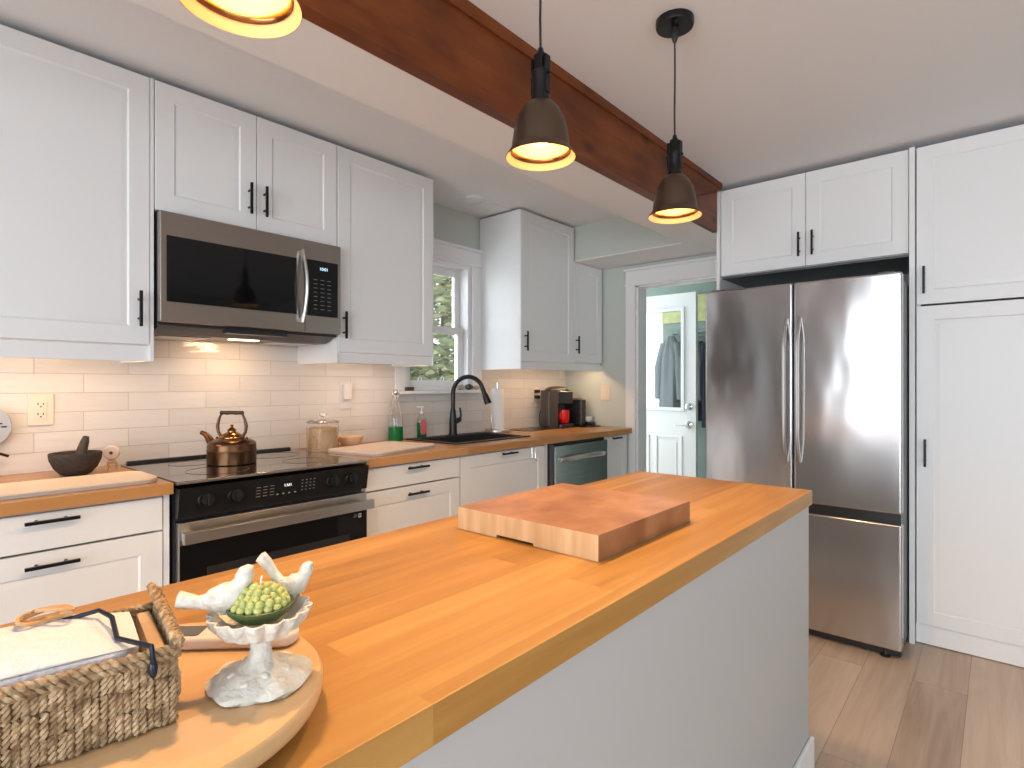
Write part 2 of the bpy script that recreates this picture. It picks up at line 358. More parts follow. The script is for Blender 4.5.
def thing(name, label, cat, loc=(0, 0, 0), rz=0, group=None):
    o = bpy.data.objects.new(name, None); COL.objects.link(o); o.empty_display_size = 0.05
    o.location = loc; o.rotation_euler = (0, 0, rz)
    return tag(o, label, cat, group)
def struct(name, mb, m, label=None, parent=None, smooth=30):
    o = mb.build(name, m, parent, smooth)
    if not parent: o['kind'] = 'structure'
    if label: o['label'] = label
    return o
def copy_tree(o, parent=None):
    c = o.copy(); COL.objects.link(c); c.parent = parent
    for ch in o.children: copy_tree(ch, c)
    return c
def textmesh(name, txt, size, m, parent, loc, rot, extrude=0.0004):
    cu = bpy.data.curves.new(name, 'FONT'); cu.body = txt; cu.size = size; cu.extrude = extrude; cu.align_x = 'CENTER'; cu.align_y = 'CENTER'
    t = bpy.data.objects.new('t', cu); COL.objects.link(t)
    bpy.context.view_layer.update()
    me = bpy.data.meshes.new_from_object(t); bpy.data.objects.remove(t); me.name = name
    me.materials.clear(); me.materials.append(m)
    me.transform(Matrix.Translation(Vector(loc)) @ Matrix.Rotation(rot[2], 4, 'Z') @ Matrix.Rotation(rot[0], 4, 'X'))
    o = bpy.data.objects.new(name, me); COL.objects.link(o); o.parent = parent
    return o

# ------------------------------------------------------------------ room shell
XW, XE, YS, YN, ZC = -3.3, 3.88, -3.3, 2.77, 2.42
struct('floor', B(XW-0.1, 5.6, YS-0.1, 3.35, -0.05, 0), M_floor)
struct('ceiling', B(XW-0.1, XE+0.12, YS-0.1, YN+0.14, ZC, ZC+0.08), M_ceil)
# back (north) wall with window opening
wx0, wx1, wz0, wz1 = 2.19, 2.765, 1.21, 2.07
w = MB(); w.box(-0.85, wx0, YN, YN+0.14, 0, ZC); w.box(wx1, XE+0.12, YN, YN+0.14, 0, ZC); w.box(wx0, wx1, YN, YN+0.14, 0, wz0); w.box(wx0, wx1, YN, YN+0.14, wz1, ZC)
struct('wall_north', w, M_sage)
struct('wall_unseen_brown', B(XW-0.1, -0.85, YN-0.35, YN+0.14, 0, ZC), M_unseen_wall)  # unseen wall, added to give the fridge door a dark reflection
w = MB(); w.box(XW-0.1, XW, 1.78, YN, 0, ZC); w.box(XW-0.1, XW, YS, -2.4, 0, ZC); w.box(XW-0.1, XW, -2.4, 1.78, 0, 0.08); w.box(XW-0.1, XW, -2.4, 1.78, 2.32, ZC)
struct('wall_west', w, M_white_wall)
w = MB(); w.box(XW-0.1, -2.2, YS-0.1, YS, 0, ZC); w.box(1.0, XE+0.1, YS-0.1, YS, 0, ZC); w.box(-2.2, 1.0, YS-0.1, YS, 0, 0.4); w.box(-2.2, 1.0, YS-0.1, YS, 2.2, ZC)
struct('wall_south', w, M_white_wall)
# east wall with doorway to mudroom
dy0, dy1, dz1 = 1.29, 2.105, 2.005
w = MB(); w.box(XE, XE+0.12, YS, dy0, 0, ZC); w.box(XE, XE+0.12, dy1, YN, 0, ZC); w.box(XE, XE+0.12, dy0, dy1, dz1, ZC)
struct('wall_east', w, M_sage)
# tiled backsplash
w = MB(); w.box(-0.84, 2.125, YN-0.009, YN-0.0005, 0.88, 1.60); w.box(2.852, XE-0.001, YN-0.009, YN-0.0005, 0.88, 1.45); w.box(2.125, 2.852, YN-0.009, YN-0.0005, 0.88, 1.188)
struct('wall_backsplash', w, M_tile)
# window frames behind the camera ; the south one is added to carry the fill
for nm, hor in (('window_3', True), ('added_south_window', False)):
    w = MB(); a0, a1 = (-2.4, 1.78) if hor else (-2.2, 1.0); k = 4
    for i in range(k+1):
        p = a0 + (a1-a0)*i/k; e = 0.035
        p = min(max(p, a0+e), a1-e)
        if hor: w.box(XW-0.06, XW-0.01, p-e, p+e, 0.08, 2.32)
        else: w.box(p-e, p+e, YS-0.06, YS-0.01, 0.4, 2.2)
    for z in ((0.13, 2.27) if hor else (0.435, 1.3, 2.165)):
        if hor: w.box(XW-0.055, XW-0.015, a0, a1, z-0.03, z+0.03)
        else: w.box(a0, a1, YS-0.055, YS-0.015, z-0.03, z+0.03)
    struct(nm, w, M_trim)

# wood beam, white box beside it, bulkhead on the east wall
mt = Matrix.Rotation(R(90), 4, 'X')     # prism z -> -y
w = MB(); w.box(XW, XE-0.58, 1.262, 1.287, 2.143, ZC-0.0005)
pts = [(XW, 2.14), (2.72, 2.14), (2.86, 2.24), (3.29, 2.385), (3.29, 2.419), (XW, 2.419)]
w.prism(pts, -1.262, -1.234, 0, mt)
pts = [(XW, 2.345), (3.29, 2.390), (3.29, 2.419), (XW, 2.419)]
w.prism(pts, -1.236, -1.226, 0, mt)
beam = struct('ceiling_beam', w, M_beam, smooth=0); 
tag(beam, 'red-brown stained timber beam running below the ceiling toward the fridge', 'beam')
if 'kind' in beam: del beam['kind']
beam.name = 'ceiling_beam'
struct('trim_1', B(XW, XE-0.4, 1.288, 1.535, 2.145, ZC), M_ceil, 'white boxed-in soffit alongside the timber beam')
w = MB(); w.box(3.48, XE, 1.272, YN, 2.168, ZC)
struct('trim_2', w, M_sage, 'sage green bulkhead above the doorway')
struct('trim_3', B(3.4805, XE-0.001, 1.2725, YN-0.001, 2.160, 2.1675), M_ceil, 'white underside of the bulkhead')

# window over the sink
wy = YN
tw = MB()
tw.box(2.108, wx0, wy-0.02, wy-0.0005, 1.19, 2.07, 0.002); tw.box(wx1, 2.852, wy-0.02, wy-0.0005, 1.19, 2.07, 0.002)
tw.box(2.10, 2.858, wy-0.024, wy-0.0005, 2.074, 2.165, 0.002)
tw.box(2.095, 2.862, wy-0.036, wy-0.0005, 2.060, 2.076, 0.002); tw.box(2.09, 2.866, wy-0.040, wy-0.0005, 2.160, 2.180, 0.003)
struct('trim_4', tw, M_trim, 'white casing around the window above the sink')
struct('window_sill', B(2.10, 2.852, wy-0.075, wy+0.03, 1.188, 1.208, 0.004), M_trim)['kind'] = 'structure'
win = struct('window_1', MB().box(wx0, wx0+0.03, wy, wy+0.135, wz0, wz1).box(wx1-0.03, wx1, wy, wy+0.135, wz0, wz1).box(wx0+0.03, wx1-0.03, wy, wy+0.135, wz1-0.03, wz1).box(wx0+0.03, wx1-0.03, wy, wy+0.135, wz0-0.0, wz0+0.02), M_trim, 'white double-hung window above the sink')
a0, a1 = wx0+0.03, wx1-0.03
up = MB(); yy = wy+0.085
up.box(a0, a0+0.045, yy, yy+0.03, 1.60, 2.04, 0.002); up.box(a1-0.045, a1, yy, yy+0.03, 1.60, 2.04, 0.002); up.box(a0+0.045, a1-0.045, yy, yy+0.03, 1.985, 2.04, 0.002); up.box(a0+0.045, a1-0.045, yy, yy+0.03, 1.60, 1.635, 0.002)
sash = struct('upper_sash', up, M_trim, parent=win)
struct('pane', B(a0+0.045, a1-0.045, yy+0.012, yy+0.016, 1.635, 1.985), M_glass, parent=sash)
lo = MB(); yy = wy+0.048
lo.box(a0, a0+0.05, yy, yy+0.033, 1.230, 1.635, 0.002); lo.box(a1-0.05, a1, yy, yy+0.033, 1.230, 1.635, 0.002); lo.box(a0+0.05, a1-0.05, yy, yy+0.033, 1.590, 1.635, 0.002); lo.box(a0+0.05, a1-0.05, yy, yy+0.033, 1.230, 1.275, 0.002)
sash = struct('lower_sash', lo, M_trim, parent=win)
struct('pane', B(a0+0.05, a1-0.05, yy+0.014, yy+0.018, 1.275, 1.590), M_glass, parent=sash)
for x in (2.345, 2.535):   # white finger lifts on the lower rail
    struct('sash_lift', MB().tube([(x-0.012, yy-0.004, 1.272), (x-0.012, yy-0.008, 1.292), (x, yy-0.008, 1.300), (x+0.012, yy-0.008, 1.292), (x+0.012, yy-0.004, 1.272)], 0.004, 8), M_trim, parent=sash)
# doorway casing
cz = MB(); x0, x1 = XE-0.022, XE-0.0005
cz.box(x0, x1, dy1, 2.185, 0, 2.0, 0.002); cz.box(x0, x1, 1.275, 2.185, 2.0, 2.112, 0.002); cz.box(x0-0.012, x1, 1.275, 2.197, 2.112, 2.132, 0.003); cz.box(x0-0.006, x1, 1.275, 2.190, 1.998, 2.010, 0.002)
struct('trim_5', cz, M_trim, 'white casing around the mudroom doorway')
struct('trim_6', MB().box(XE, XE+0.13, dy1-0.018, dy1, 0, dz1).box(XE, XE+0.13, dy0, dy1, dz1-0.018, dz1), M_trim, 'white jamb lining of the mudroom doorway')

# mudroom behind the doorway
mx = 5.35
w = MB(); w.box(mx, mx+0.1, 0.9, 2.60, 0, 2.42); w.box(mx, mx+0.1, 2.60, 3.35, 0, 1.0); w.box(mx, mx+0.1, 2.60, 3.35, 2.12, 2.42); w.box(mx, mx+0.1, 3.30, 3.35, 1.0, 2.12)
struct('wall_mudroom_east', w, M_teal)
struct('wall_mudroom_south', B(XE+0.12, mx+0.1, 0.8, 0.9, 0, 2.42), M_teal)
struct('ceiling_mudroom', B(XE+0.12, mx+0.1, 0.8, 3.35, 2.42, 2.5), M_ceil)
w = struct('window_2', MB().box(mx+0.02, mx+0.07, 2.60, 2.64, 1.0, 2.12).box(mx+0.02, mx+0.07, 3.26, 3.30, 1.0, 2.12).box(mx+0.02, mx+0.07, 2.64, 3.26, 1.0, 1.04).box(mx+0.02, mx+0.07, 2.64, 3.26, 2.08, 2.12), M_trim)
struct('pane', B(mx+0.04, mx+0.045, 2.64, 3.26, 1.04, 2.08), M_glass, parent=w)

# open half-glass door
dx = 4.64; y0, y1 = 1.955, 2.765
d = MB()
gl0, gl1, gz0, gz1 = 2.085, 2.63, 1.045, 1.885
d.box(dx, dx+0.044, y0, gl0, 0.01, 2.035); d.box(dx, dx+0.044, gl1, y1, 0.01, 2.035); d.box(dx, dx+0.044, gl0, gl1, gz1, 2.035); d.box(dx, dx+0.044, gl0, gl1, 0.01, gz0)
for a, b, c, e in ((gl0-0.03, gl0, gz0-0.03, gz1+0.03), (gl1, gl1+0.03, gz0-0.03, gz1+0.03)): d.box(dx-0.012, dx, a, b, c, e, 0.004)
for c, e in ((gz0-0.03, gz0), (gz1, gz1+0.03)): d.box(dx-0.012, dx, gl0, gl1, c, e, 0.004)
door = struct('door_1', d, M_trim, 'white half-glass door standing open in the mudroom')
for a, b in ((2.075, 2.33), (2.385, 2.64)):
    fr_ = MB()
    for i in range(4):
        o = 0.022
        if i == 0: fr_.box(dx-0.006, dx, a, a+o, 0.2, 0.80, 0.003)
        if i == 1: fr_.box(dx-0.006, dx, b-o, b, 0.2, 0.80, 0.003)
        if i == 2: fr_.box(dx-0.006, dx, a+o, b-o, 0.78, 0.80, 0.003)
        if i == 3: fr_.box(dx-0.006, dx, a+o, b-o, 0.2, 0.22, 0.003)
    fr_.box(dx-0.004, dx, a+0.05, b-0.05, 0.25, 0.75, 0.003)
    struct('moulded_panel', fr_, M_trim, parent=door)
struct('pane', B(dx+0.018, dx+0.024, gl0, gl1, gz0, gz1), M_glass, parent=door)
mxr = Matrix.Rotation(R(-90), 4, 'Y')
dl = MB().lathe([(0, 0), (0.030, 0), (0.030, 0.008), (0.02, 0.012), (0.018, 0.026), (0, 0.028)], n=20, mtx=Matrix.Translation((dx, 2.015, 1.055)) @ mxr)
struct('deadbolt', dl, M_chrome, parent=door)
dl = MB().lathe([(0, 0), (0.032, 0), (0.032, 0.008), (0.014, 0.014), (0.012, 0.045), (0, 0.047)], n=20, mtx=Matrix.Translation((dx, 2.018, 0.90)) @ mxr)
dl.tube([(dx-0.04, 2.018, 0.90), (dx-0.042, 2.06, 0.897), (dx-0.04, 2.125, 0.893)], [0.009, 0.008, 0.006], 10)
struct('lever_handle', dl, M_chrome, parent=door)

# coats on the mudroom wall
def coat(name, label, y, ztop, zbot, wd, m, x=mx):
    b = MB(); n = 28; t = bmesh.new(); rings = []
    for k in range(14):
        f = k/13; z = ztop + (zbot-ztop)*f; ww = wd*(0.35 + 0.65*min(1, f*3.0)**0.6) * (1+0.1*f)
        ring = []
        for i in range(n):
            a = 2*PI*i/n; fold = 1 + 0.10*math.sin(5*a + 3*f) + 0.05*math.sin(9*a+1)
            ring.append(t.verts.new((x - 0.095 - 0.02 + 0.072*math.cos(a)*fold*(0.5+0.5*min(1, f*4)), y + ww/2*math.sin(a)*fold, z)))
        rings.append(ring)
    for p, q in zip(rings, rings[1:]):
        for i in range(n): t.faces.new((p[i], p[(i+1) % n], q[(i+1) % n], q[i]))
    t.faces.new(rings[0][::-1]); t.faces.new(rings[-1]); bmesh.ops.recalc_face_normals(t, faces=t.faces)
    b._merge(t)
    for s_ in (-1, 1): # sleeves
        b.tube([(x-0.11, y+s_*wd*0.28, ztop-0.07), (x-0.13, y+s_*wd*0.50, ztop-0.3), (x-0.13, y+s_*wd*0.54, ztop-0.62)], [0.05, 0.055, 0.045], 10)
    return tag(b.build(name, m), label, 'coat')
coat('hanging_coat', 'grey-blue coat hanging behind the door glass, the one nearer the bright window', 2.46, 1.72, 0.95, 0.21, M_coatg)
coat('hanging_coat', 'olive-grey coat seen through the door glass beside its right edge', 2.235, 1.72, 0.9, 0.17, M_coatb)
coat('hanging_coat', 'dark navy coat visible between the open door and the fridge', 2.08, 1.70, 0.84, 0.10, M_navy)
rk = MB(); rk.box(mx-0.02, mx-0.0005, 1.7, 2.55, 1.71, 1.78, 0.003)
for y in (2.45, 2.20, 2.03, 1.85): rk.tube([(mx-0.02, y, 1.745), (mx-0.09, y, 1.735), (mx-0.10, y, 1.765)], 0.006, 8)
tag(rk.build('coat_rack', M_teal), 'teal painted coat rack board on the mudroom wall', 'coat rack')
pic = thing('wall_hanging', 'yellow-green patterned hanging on the mudroom wall right of the open door', 'wall hanging', (mx-0.001, 2.2, 1.86))
B(-0.02, 0, -0.35, 0.40, 0.0, 0.24, 0.003).build('panel', M_yellow, pic)
B(-0.03, 0, -0.36, 0.41, 0.24, 0.26, 0.003).build('rail', M_yellow, pic)
# porch railing outside
pr = MB()
for z in (0.55, 0.95, 1.08): pr.box(6.6, 6.66, 1.5, 6.5, z, z+0.05)
for i in range(26): pr.box(6.61, 6.65, 1.6+i*0.19, 1.63+i*0.19, 0.0, 1.0)
tag(pr.build('porch_railing', M_trim), 'white porch railing outside the mudroom window', 'railing')

# ------------------------------------------------------------------ outdoors behind the sink window
struct('ground_outside', B(-20, 40, 3.6, 60, -0.6, -0.4), M_grass)['kind'] = 'structure'
def tree(x, y, h, r, zc, nleaf, label, seed):
    rnd = random.Random(seed)
    o = thing('garden_tree', label, 'tree', (x, y, -0.4), 0, 'garden trees outside the window')
    pts = [(rnd.uniform(-.03, .03)*k, rnd.uniform(-.03, .03)*k, h*k/6) for k in range(7)]
    t = MB(); t.tube(pts, [0.13-0.016*k for k in range(7)], 10)
    for k in range(9):
        z = h*rnd.uniform(0.25, 0.9); a = rnd.uniform(0, 2*PI); L = r*rnd.uniform(.5, 1)
        t.tube([(0, 0, z), (L*.5*math.cos(a), L*.5*math.sin(a), z+.1), (L*math.cos(a), L*math.sin(a), z+.3)], [0.035, 0.02, 0.008], 6)
    t.build('trunk', M_bark, o)
    bm = bmesh.new()
    for _ in range(nleaf):
        a = rnd.uniform(0, 2*PI); rr = r*rnd.random()**0.5; z = rnd.uniform(zc, h+0.4); rr *= (1 - 0.55*abs((z-zc)/(h+.4-zc)-0.35))
        c = Vector((rr*math.cos(a), rr*math.sin(a), z)); s = rnd.uniform(0.07, 0.16)
        q = Matrix.Rotation(rnd.uniform(0, PI), 3, 'Z') @ Matrix.Rotation(rnd.uniform(-1.2, 1.2), 3, 'X')
        vs = [bm.verts.new(c + q @ Vector(p)) for p in ((-s, 0, 0), (0, -s*.5, s*.15), (s, 0, 0), (0, s*.5, s*.15))]
        bm.faces.new(vs)
    m = MB(); m.bm.free(); m.bm = bm
    m.build('leaves', M_leaf, o, 0)
# seen through the pane: direction from the camera through (2.5, 2.85)
tree(5.6, 7.2, 4.6, 1.3, 0.3, 2300, 'loose-crowned tree outside the sink window', 1)
tree(7.6, 8.4, 5.2, 1.6, 0.2, 2600, 'tall tree further back outside the sink window', 2)
tree(7.6, 11.5, 4.4, 1.9, 0.1, 2600, 'farthest tree outside the sink window', 3)
tree(9.9, 12.0, 5.4, 2.1, 0.1, 2800, 'broad tree farthest right outside the sink window', 4)
sh = MB(); bm = bmesh.new(); rnd = random.Random(9)
for _ in range(9000):
    c = Vector((rnd.uniform(4.6, 12), rnd.uniform(0, 0.8), 0)); c.y += 7.9 + 0.25*(c.x-4.6)*0.6; c.z = -0.35 + 2.1*rnd.random()**1.2 + 0.25*math.sin(c.x*2.3)
    s = rnd.uniform(0.04, 0.08); q = Matrix.Rotation(rnd.uniform(0, PI), 3, 'Z') @ Matrix.Rotation(rnd.uniform(-1.2, 1.2), 3, 'X')
    bm.faces.new([bm.verts.new(c + q @ Vector(p)) for p in ((-s, 0, 0), (0, -s*.5, s*.2), (s, 0, 0), (0, s*.5, s*.2))])
sh.bm.free(); sh.bm = bm
tag(sh.build('garden_hedge', M_leaf, None, 0), 'low green hedge outside the sink window', 'hedge', kind='stuff')

# ------------------------------------------------------------------ cabinets
def pull(x, y, z, L, horizontal, parent, m=None):
    """flat black bar pull on a front whose face is at y, centred x,z"""
    h = MB(); a = L/2
    if horizontal:
        h.box(x-a, x+a, y-0.034, y-0.024, z-0.005, z+0.005, 0.0012)
        for s in (-1, 1): h.lathe([(0.0045, 0), (0.0045, 0.026)], n=10, mtx=Matrix.Translation((x+s*(a-0.03), y, z)) @ Matrix.Rotation(R(90), 4, 'X'))
    else:
        h.box(x-0.005, x+0.005, y-0.034, y-0.024, z-a, z+a, 0.0012)
        for s in (-1, 1): h.lathe([(0.0045, 0), (0.0045, 0.026)], n=10, mtx=Matrix.Translation((x, y, z+s*(a-0.03))) @ Matrix.Rotation(R(90), 4, 'X'))
    return h.build('handle', m or M_black, parent)
def carcass(w, depth, z0, z1, x0=0.0, parent=None, top=True):
    b = MB(); t = 0.018
    b.box(x0, x0+t, 0, depth, z0, z1); b.box(x0+w-t, x0+w, 0, depth, z0, z1); b.box(x0+t, x0+w-t, 0, depth if top else 0.06, z1-t, z1); b.box(x0+t, x0+w-t, 0, depth, z0, z0+t); b.box(x0+t, x0+w-t, depth-0.006, depth, z0+t, z1-t)
    return b.build('carcass', M_carc, parent, 0)
def front(kind, parent, x0, x1, z0, z1, flat=False, hx=None, hz=None, hor=False, L=0.13, y=-0.001):
    g = 0.0015
    o = MB().shaker(x0+g, x1-g, z0+g, z1-g, y=y, t=0.02, flat=flat).build(kind, M_cab, parent, 20)
    if hx is not None: pull(hx, y-0.02, hz, L, hor, o)
    return o
YU = 2.41      # carcass front of uppers
# upper cabinet left of microwave
c = thing('wall_cabinet', 'large white shaker wall cabinet at far left over the mortar', 'cabinet', (0.10, YU, 1.335))
carcass(0.604, 0.355, 0.058, 1.052, parent=c); front('door', c, 0, 0.604, 0.06, 1.055, hx=0.567, hz=0.19)
B(0.604, 0.6165, -0.02, 0.355, 0, 1.055, 0.001).build('side_panel', M_cab, c); B(0.0, 0.604, -0.004, 0.012, 0, 0.057, 0.001).build('light_rail', M_cab, c)
# above microwave
c = thing('wall_cabinet', 'short white two-door wall cabinet directly above the microwave', 'cabinet', (0.7185, YU, 1.902))
carcass(0.766, 0.355, 0, 0.485, parent=c)
front('door', c, 0.0, 0.383, 0, 0.488, hx=0.349, hz=0.124); front('door', c, 0.383, 0.766, 0, 0.488, hx=0.414, hz=0.124)
# right of microwave
c = thing('wall_cabinet', 'white single-door wall cabinet between the microwave and the window', 'cabinet', (1.4865, YU, 1.352))
carcass(0.60, 0.355, 0.05, 1.035, parent=c); front('door', c, 0.004, 0.60, 0.05, 1.038, hx=0.032, hz=0.18)
B(-0.0005, 0.0035, -0.02, 0.355, 0.0, 1.038).build('side_panel', M_cab, c); B(0.004, 0.60, -0.012, 0.004, 0, 0.048, 0.001).build('light_rail', M_cab, c)
B(0.60, 0.604, -0.02, 0.355, 0, 1.038).build('side_panel', M_cab, c)
# right of window: tall and short
c = thing('wall_cabinet', 'tall white wall cabinet right of the window, its side lit by daylight', 'cabinet', (2.846, YU, 1.35))
carcass(0.615, 0.355, 0.05, 1.052, parent=c); front('door', c, 0.004, 0.614, 0.05, 1.055, hx=0.040, hz=0.185)
B(-0.0005, 0.0035, -0.02, 0.355, 0.0, 1.055).build('side_panel', M_cab, c); B(0.004, 0.615, -0.012, 0.004, 0, 0.048, 0.001).build('light_rail', M_cab, c)
c = thing('wall_cabinet', 'narrow lower-topped white wall cabinet in the corner under the bulkhead', 'cabinet', (3.463, YU, 1.35))
carcass(0.395, 0.355, 0.05, 0.805, parent=c); front('door', c, 0.001, 0.387, 0.06, 0.808, hx=0.022, hz=0.19)
B(0.0, 0.395, -0.012, 0.004, 0, 0.048, 0.001).build('light_rail', M_cab, c)

YB = 2.17      # carcass front of base units
def base(label, x0, x1, fronts, name='base_cabinet', top=True):
    c = thing(name, label, 'cabinet', (x0, YB, 0)); w = x1-x0
    carcass(w, 0.59, 0.10, 0.872, parent=c, top=top)
    B(0, w, 0.05, 0.065, 0, 0.10).build('toe_kick', M_cab, c)
    for f in fronts: front(*f[:1], c, *f[1:5], **f[5])
    return c
base('white base cabinet of three drawers left of the stove', 0.07, 0.672, [
    ('drawer', 0, 0.602, 0.755, 0.868, dict(flat=True, hx=0.303, hz=0.845-0.0, hor=True)),
    ('drawer', 0, 0.602, 0.385, 0.751, dict(hx=0.303, hz=0.714, hor=True)),
    ('drawer', 0, 0.602, 0.105, 0.381, dict(hx=0.303, hz=0.345, hor=True))])
fp = B(0.6735, 0.692, YB-0.018, YB+0.55, 0, 0.872, 0.001).build('cover_panel', M_cab); tag(fp, 'white filler panel against the left side of the stove', 'panel')
base('white base cabinet of drawers between the stove and the sink cabinet', 1.474, 2.063, [
    ('drawer', 0.004, 0.589, 0.764, 0.868, dict(flat=True, hx=0.29, hz=0.849, hor=True)),
    ('drawer', 0.004, 0.589, 0.385, 0.760, dict(hx=0.29, hz=0.724, hor=True)),
    ('drawer', 0.004, 0.589, 0.105, 0.381, dict(hx=0.29, hz=0.345, hor=True))])
c = base('white base cabinet with one wide door under the sink', 2.066, 2.80, [
    ('door', 0.002, 0.73, 0.105, 0.868, dict(hx=0.37, hz=0.853, hor=True))], top=False)
hk = MB(); hk.tube([(2.062+0.60, 2.146, 0.869), (2.662, 2.143, 0.80), (2.662, 2.128, 0.785), (2.690, 2.128, 0.785), (2.692, 2.143, 0.80), (2.692, 2.146, 0.869)], 0.0022, 8)
tag(hk.build('towel_hook', M_chrome), 'small wire hook hanging over the sink cabinet door', 'hook')
fp = B(2.802, 2.824, YB-0.018, YB+0.55, 0, 0.872, 0.001).build('cover_panel', M_cab); tag(fp, 'white filler panel between the sink cabinet and the dishwasher', 'panel')
base('narrow white base cabinet right of the dishwasher', 3.482, 3.82, [
    ('door', 0.002, 0.334, 0.105, 0.868, dict(hx=0.155, hz=0.853, hor=True, L=0.12))])

# over-fridge cabinet, pantry and panels (facing -x): local x runs to world -y
RZ = R(-90)
c = thing('wall_cabinet', 'white two-door cabinet above the stainless fridge', 'cabinet', (3.35, 1.250, 1.885), RZ)
carcass(0.914, 0.525, 0, 0.50, parent=c)
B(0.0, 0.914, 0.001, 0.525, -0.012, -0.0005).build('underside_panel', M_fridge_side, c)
front('door', c, 0, 0.457, 0, 0.505, hx=0.427, hz=0.118); front('door', c, 0.457, 0.914, 0, 0.505, hx=0.493, hz=0.118)
p = B(3.312, 3.875, 1.2515, 1.2695, 0, 2.386, 0.001).build('cover_panel', M_cab); tag(p, 'tall white panel on the doorway side of the fridge', 'panel')
p = B(3.312, 3.875, 0.3115, 0.3335, 0, 2.390, 0.001).build('cover_panel', M_cab); tag(p, 'tall white panel between the fridge and the pantry', 'panel')
c = thing('pantry_cabinet', 'floor-to-ceiling white pantry cabinet right of the fridge', 'cabinet', (3.35, 0.309, 0), RZ)
carcass(0.61, 0.525, 0.11, 2.385, parent=c)
B(0, 0.61, -0.006, 0.012, 0.004, 0.095, 0.002).build('toe_kick', M_cab, c)
front('door', c, 0.002, 0.608, 1.630, 2.388, hx=0.033, hz=1.745); front('door', c, 0.002, 0.608, 0.098, 1.624, hx=0.038, hz=0.922)

# ------------------------------------------------------------------ countertops, sink, faucet
YF = 2.125
cb = B(-0.6, 0.697, YF, YN-0.010, 0.876, 0.914, 0.002).build('countertop', M_counter); tag(cb, 'short butcher-block countertop left of the stove', 'countertop')
sx0, sx1, sy0, sy1 = 2.165, 2.785, 2.285, 2.700
w = MB(); w.box(1.468, sx0, YF, YN-0.010, 0.876, 0.914); w.box(sx1, 3.852, YF, YN-0.010, 0.876, 0.914); w.box(sx0, sx1, YF, sy0, 0.876, 0.914); w.box(sx0, sx1, sy1, YN-0.010, 0.876, 0.914)
tag(w.build('countertop', M_counter, None, 0), 'long butcher-block countertop running from the stove past the sink', 'countertop')
sk = thing('kitchen_sink', 'black composite drop-in sink in the butcher-block counter', 'sink', (2.475, 2.49, 0.914))
q = MB(); L0, L1, D0, D1 = -0.325, 0.325, -0.222, 0.222
t = 0.016
q.box(L0, L1, D0, D0+0.035, 0.0005, 0.007, 0.002); q.box(L0, L1, D1-0.07, D1, 0.0005, 0.007, 0.002); q.box(L0, L0+0.035, D0+0.035, D1-0.07, 0.0005, 0.007, 0.002); q.box(L1-0.035, L1, D0+0.035, D1-0.07, 0.0005, 0.007, 0.002)
q.build('rim', M_sink, sk)
q = MB(); a0, a1, b0, b1 = L0+0.030, L1-0.030, D0+0.030, D1-0.065
q.box(a0, a0+t, b0, b1, -0.20, 0.0); q.box(a1-t, a1, b0, b1, -0.20, 0.0); q.box(a0+t, a1-t, b0, b0+t, -0.20, 0.0); q.box(a0+t, a1-t, b1-t, b1, -0.20, 0.0); q.box(a0+t, a1-t, b0+t, b1-t, -0.20, -0.19)
q.build('basin', M_sink, sk)
MB().lathe([(0, 0.001), (0.045, 0.001), (0.045, 0.004), (0.038, 0.004), (0.03, 0.0015), (0, 0.0015)], (0.0, 0, -0.19), 24).build('drain', M_chrome, sk)
fx, fy, fz = 2.50, 2.668, 0.9215
fc = thing('kitchen_faucet', 'matte black gooseneck faucet standing behind the sink', 'faucet', (fx, fy, fz))
MB().lathe([(0, 0), (0.030, 0), (0.030, 0.006), (0.026, 0.012), (0.025, 0.085), (0.019, 0.15), (0.0135, 0.175), (0, 0.175)], n=24).build('body', M_faucet, fc)
ddx, ddy = 0.40, -0.915
pts = [(0, 0, 0.17)] + [(0, 0, 0.27)] + [(ddx*0.104*(1-math.cos(a)), ddy*0.104*(1-math.cos(a)), 0.27+0.105*math.sin(a)) for a in [PI*k/12 for k in range(1, 12)]]
MB().tube(pts, 0.0142, 14).build('gooseneck_spout', M_faucet, fc)
e = Vector(pts[-1]); dv = (Vector(pts[-1])-Vector(pts[-2])).normalized()
MB().tube([e-dv*0.004, e+dv*0.03, e+dv*0.055, e+dv*0.10], [0.0150, 0.016, 0.021, 0.0235], 16).build('spray_head', M_faucet, fc)
lv = MB().lathe([(0.017, 0), (0.017, 0.035), (0.014, 0.042), (0, 0.042)], n=16, mtx=Matrix.Translation((0.015, -0.008, 0.085)) @ Matrix.Rotation(R(70), 4, 'Y') @ Matrix.Rotation(0, 4, 'X'))
lv.tube([(0.052, -0.010, 0.095), (0.058, -0.012, 0.13), (0.050, -0.012, 0.175)], [0.009, 0.007, 0.006], 10)
lv.build('lever', M_faucet, fc)

# ------------------------------------------------------------------ range
rg = thing('kitchen_range', 'black and stainless slide-in stove with a glass cooktop', 'stove', (0.703, 2.116, 0))
RW = 0.754
B(0, RW, 0.03, 0.642, 0.02, 0.895, 0.002).build('body', M_blackp, rg)
q = B(-0.004, RW+0.004, -0.012, 0.62, 0.905, 0.9175, 0.002); q.build('cooktop', M_cooktop, rg)
B(-0.004, RW+0.004, -0.020, -0.0125, 0.908, 0.916, 0.001).build('cooktop_trim', M_steel_mw, rg)
B(0.02, RW-0.02, 0.6205, 0.640, 0.895, 0.928, 0.004).build('rear_vent', M_blackp, rg)
rings = MB()
for (x, y, r) in ((0.2, 0.17, 0.11), (0.2, 0.45, 0.08), (0.56, 0.17, 0.09), (0.56, 0.45, 0.11), (0.38, 0.48, 0.05)):
    rings.tube([(x+r*math.cos(a), y+r*math.sin(a), 0.9177) for a in [2*PI*k/40 for k in range(40)]], 0.0009, 4, closed=True)
rings.build('burner_markings', M_blackp, rg)
